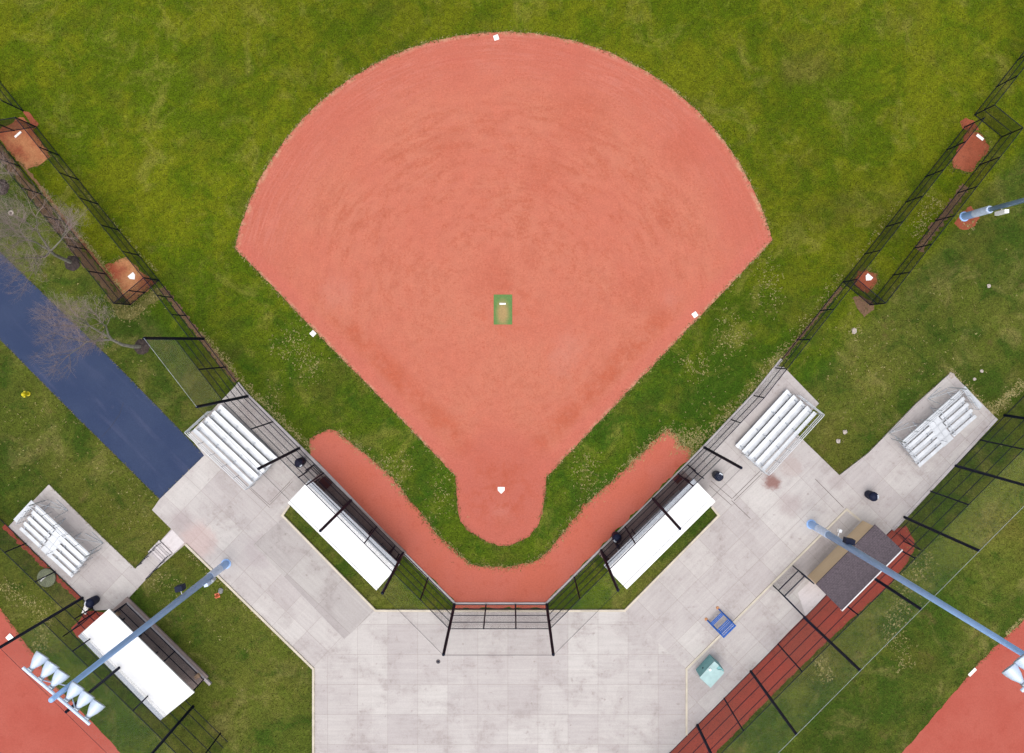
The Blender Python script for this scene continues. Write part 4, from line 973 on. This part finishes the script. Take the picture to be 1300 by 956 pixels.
# ------------------------------------------------------------------ scattered grass blades and dry clippings
def pip(x, y, poly):
    c = np.zeros(len(x), bool); n = len(poly); j = n - 1
    for i in range(n):
        xi, yi = poly[i]; xj, yj = poly[j]
        cond = ((yi > y) != (yj > y)) & (x < (xj - xi) * (y - yi) / ((yj - yi) or 1e-9) + xi)
        c ^= cond; j = i
    return c
hard = [infield, track, plazaL, plazaC, plazaR, padL, road, bullL, bullL2, bullR, bullR2, redR, fieldR, fieldL, redL]
def shrink_ok(x, y, polys=hard):
    ok = np.ones(len(x), bool)
    for p in polys: ok &= ~pip(x, y, p)
    return ok
def scatter(name, x, y, size, colr, label, cat, flat=0.0, z=0.0):
    n = len(x); wx = (x - 650) / S; wy = (433 - y) / S; k = 3
    N = n * k; X = np.repeat(wx, k) + RNG.normal(0, .03, N); Y = np.repeat(wy, k) + RNG.normal(0, .03, N)
    a = RNG.uniform(0, 6.283, N); L = np.repeat(size, k) * RNG.uniform(.6, 1.3, N)
    w = L * (0.28 if not flat else .3); ux, uy = np.cos(a), np.sin(a)
    hz = L * (RNG.uniform(.5, 1.0, N) if not flat else RNG.uniform(.1, .3, N)); rx = L * (RNG.uniform(.3, .9, N) if not flat else 1.0)
    V = np.zeros((N, 3, 3)); zz = np.full(N, z)
    V[:, 0] = np.stack([X - uy * w * .5, Y + ux * w * .5, zz + .004], 1); V[:, 1] = np.stack([X + uy * w * .5, Y - ux * w * .5, zz + .004], 1)
    V[:, 2] = np.stack([X + ux * rx, Y + uy * rx, zz + hz], 1)
    me = bpy.data.meshes.new(name); me.vertices.add(N * 3); me.vertices.foreach_set('co', V.ravel())
    me.loops.add(N * 3); me.loops.foreach_set('vertex_index', np.arange(N * 3)); me.polygons.add(N)
    me.polygons.foreach_set('loop_start', np.arange(0, N * 3, 3)); me.update()
    ca = me.color_attributes.new('Col', 'FLOAT_COLOR', 'POINT')
    cc = np.repeat(colr, k, 0) * RNG.uniform(.75, 1.25, (N, 1)); cc = np.concatenate([np.repeat(cc, 3, 0), np.ones((N * 3, 1))], 1)
    ca.data.foreach_set('color', cc.ravel()); me.materials.append(M['attr']); me.validate()
    o = bpy.data.objects.new(name, me); col.objects.link(o); tag(o, label, cat, kind='stuff'); return o
x = RNG.uniform(-20, 1320, 130000); y = RNG.uniform(-20, 980, 130000)
ok = shrink_ok(x, y); x, y = x[ok], y[ok]
ins = (y < 433 + 27 * S - 1.09 * np.abs(x - 650)) 
t = np.clip((433 - y) / S / 14 + .35, 0, 1)[:, None]
cf = np.array(C(78, 98, 20)[:3]) * (1 - t) + np.array(C(104, 112, 20)[:3]) * t
co = np.where(RNG.random((len(x), 1)) < .5, np.array(C(84, 96, 34)[:3]), np.array(C(116, 116, 54)[:3]))
cl = np.where(ins[:, None], cf, co); cl = np.where(RNG.random((len(x), 1)) < .10, np.array(C(146, 148, 74)[:3]), cl)
cl = np.where(RNG.random((len(x), 1)) < .4, cl * .55, cl)
scatter('grass_tufts', x, y, RNG.uniform(.05, .11, len(x)), cl, 'short green turf grass tufts over all the lawns', 'grass')
# tufts creeping over edges + straw-coloured dead stems
def along(pts, n, w, closed=False):
    P_ = np.array(pts, float); 
    if closed: P_ = np.vstack([P_, P_[:1]])
    d = np.diff(P_, axis=0); L = np.hypot(d[:, 0], d[:, 1]); cum = np.concatenate([[0], np.cumsum(L)])
    s = RNG.uniform(0, cum[-1], n); i = np.clip(np.searchsorted(cum, s) - 1, 0, len(L) - 1); tt = ((s - cum[i]) / L[i])[:, None]
    q = P_[i] + d[i] * tt; nn = np.stack([-d[i][:, 1], d[i][:, 0]], 1) / L[i][:, None]
    q = q + nn * RNG.normal(0, w, n)[:, None]; return q[:, 0], q[:, 1]
ex, ey = [], []
for pl, n, w in ((infield, 4200, 1.3), (infield[10:], 800, 2.8), (track[:28], 2200, 1.6), (track[6:26], 900, 4.0), (road[:4] , 900, .8), (road[3:], 900, .8), (bullL, 500, 2.4), (bullL2, 450, 2.4), (bullR, 600, 2.6), (bullR2, 450, 2.4), (fieldR[:5], 500, 1.5), (fieldL[:6], 400, 1.5), (redR[:9], 600, 1.5), ([(136, 372), (160, 396), (200, 370)], 900, 6), (padL[:3], 200, .7), (plazaR[10:17], 350, .7)):
    a, b = along(pl, n, w, pl is infield); ex.append(a); ey.append(b)
ex, ey = np.concatenate(ex), np.concatenate(ey)
ce = np.where(RNG.random((len(ex), 1)) < .45, np.array(C(84, 106, 34)[:3]), np.array(C(168, 156, 96)[:3]))
scatter('edge_grass_tufts', ex, ey, RNG.uniform(.05, .12, len(ex)), ce, 'ragged grass tufts creeping over the edges of dirt, road and concrete', 'grass', z=0.006)
dx, dy = [], []
for pl, n, w in ((infield[:61], 500, 1.5), ([(300, 318), (580, 604)], 160, 1.4), ([(979, 307), (694, 604)], 260, 1.3), (track[4:9], 260, 3.5), (track[9:16], 160, 2.0), (track[15:22], 200, 3.0), (track[20:28], 420, 4.0),
                 ([(314, 492), (398, 572)], 380, 3.0), ([(255, 420), (314, 492)], 220, 3.0), ([(880, 568), (956, 494), (1000, 440)], 700, 5.0), ([(850, 560), (890, 556)], 260, 7.0), ([(1000, 440), (1070, 350)], 160, 5.0),
                 ([(50, 235), (165, 378)], 420, 2.2), ([(60, 190), (200, 345)], 160, 1.5), ([(1142, 255), (1080, 340)], 60, 2), ([(1180, 700), (1130, 790), (1150, 850)], 460, 9), ([(1040, 830), (1050, 866)], 120, 6),
                 ([(1255, 525), (1300, 485)], 420, 4), ([(1206, 470), (1262, 525)], 200, 2.5), ([(0, 742), (60, 780), (50, 830)], 340, 7), ([(1277, 805), (1300, 784)], 120, 1.3), ([(236, 700), (398, 850)], 120, 1.5), ([(1190, 250), (1160, 300)], 140, 7), ([(1218, 270), (1236, 292)], 60, 5)):
    a, b = along(pl, n, w); dx.append(a); dy.append(b)
for (cx_, cy_, sx, sy, n) in ((372, 437, 14, 12, 150), (395, 465, 10, 12, 110), (345, 505, 10, 12, 60), (925, 425, 14, 16, 170), (885, 465, 14, 10, 120), (975, 360, 10, 22, 150), (915, 535, 25, 22, 90), (505, 590, 12, 10, 90), (560, 622, 12, 20, 110), (745, 605, 10, 16, 170),
                              (865, 560, 12, 8, 140), (115, 700, 12, 12, 120), (1040, 570, 60, 40, 90), (1120, 470, 60, 40, 120), (60, 560, 50, 40, 130), (165, 640, 30, 30, 110), (1170, 420, 70, 60, 140), (300, 800, 50, 40, 40), (205, 740, 12, 10, 70), (165, 395, 14, 7, 160), (195, 375, 8, 6, 80), (100, 420, 40, 30, 120), (60, 300, 30, 30, 60), (1085, 425, 4, 6, 40)):
    dx.append(RNG.normal(cx_, sx, n)); dy.append(RNG.normal(cy_, sy, n))
dx, dy = np.concatenate(dx), np.concatenate(dy)
ok = shrink_ok(dx, dy, [plazaL, plazaC, plazaR, padL, road, [(390 + 8, 560), (430, 555), (520, 645), (600, 728), (690, 728), (850, 555), (860, 560), (690, 760), (580, 760)]]); 
inn = pip(dx, dy, infield); ok &= ~(inn & (RNG.random(len(dx)) < .7)); dx, dy = dx[ok], dy[ok]
cd = np.where(RNG.random((len(dx), 1)) < .6, np.array(C(198, 184, 128)[:3]), np.array(C(170, 160, 96)[:3]))
scatter('dry_clippings', dx, dy, RNG.uniform(.05, .12, len(dx)), cd, 'straw-coloured dry clippings lying on the grass along the edges', 'dry grass', flat=1, z=0.02)
# dead leaves on concrete
lx, ly = along([(236, 694), (300, 755), (395, 845)], 90, 2.0); l2, m2 = along([(10, 668), (100, 758)], 160, 2.0); l3, m3 = along([(120, 300), (165, 385)], 50, 9)
lx, ly = np.concatenate([lx, l2, l3]), np.concatenate([ly, m2, m3])
cd = np.where(RNG.random((len(lx), 1)) < .6, np.array(C(150, 92, 60)[:3]), np.array(C(190, 110, 80)[:3]))
scatter('dead_leaves', lx, ly, RNG.uniform(.03, .07, len(lx)), cd, 'reddish dead leaves gathered along the left kerb and fence foot', 'leaves', flat=1, z=0.03)

# ------------------------------------------------------------------ light, sky, camera
EL, AZ = 76.0, 200.0
w = bpy.data.worlds.new('World'); sc.world = w; w.use_nodes = True; nt = w.node_tree; nt.nodes.clear()
ou = nt.nodes.new('ShaderNodeOutputWorld'); bg = nt.nodes.new('ShaderNodeBackground'); sk = nt.nodes.new('ShaderNodeTexSky')
sk.sky_type = 'NISHITA'; sk.sun_disc = False; sk.sun_elevation = math.radians(EL); sk.sun_rotation = math.radians(AZ)
sk.air_density = 1.0; sk.dust_density = 4.0; sk.ozone_density = 1.0
hs = nt.nodes.new('ShaderNodeHueSaturation'); hs.inputs['Saturation'].default_value = 0.35
nt.links.new(sk.outputs[0], hs.inputs['Color']); nt.links.new(hs.outputs[0], bg.inputs[0]); nt.links.new(bg.outputs[0], ou.inputs[0])
bg.inputs[1].default_value = 0.14
sl = bpy.data.lights.new('sun', 'SUN'); sl.energy = 0.9; sl.angle = math.radians(65); sl.color = (1.0, 0.965, 0.92)
so = bpy.data.objects.new('sun', sl); col.objects.link(so)
a, e_ = math.radians(AZ), math.radians(EL)
dirv = Vector((math.sin(a) * math.cos(e_), math.cos(a) * math.cos(e_), math.sin(e_)))   # towards the sun
so.rotation_euler = dirv.to_track_quat('Z', 'Y').to_euler(); so.location = (0, 0, 80)

cam = bpy.data.cameras.new('camera'); co_ = bpy.data.objects.new('camera', cam); col.objects.link(co_)
co_.location = (0, 0, H); co_.rotation_euler = (0, 0, 0)
cam.sensor_width = 36; cam.lens = H * S / 1300 * 36; cam.shift_y = -45 / 1300; cam.clip_end = 3000; cam.clip_start = 0.5
sc.camera = co_
sc.view_settings.view_transform = 'Standard'; sc.view_settings.look = 'None'; sc.view_settings.gamma = 1; sc.view_settings.use_curve_mapping = False
sc.view_settings.exposure = 0.68
sc.cycles.transparent_max_bounces = 24; sc.cycles.max_bounces = 5; sc.cycles.diffuse_bounces = 3
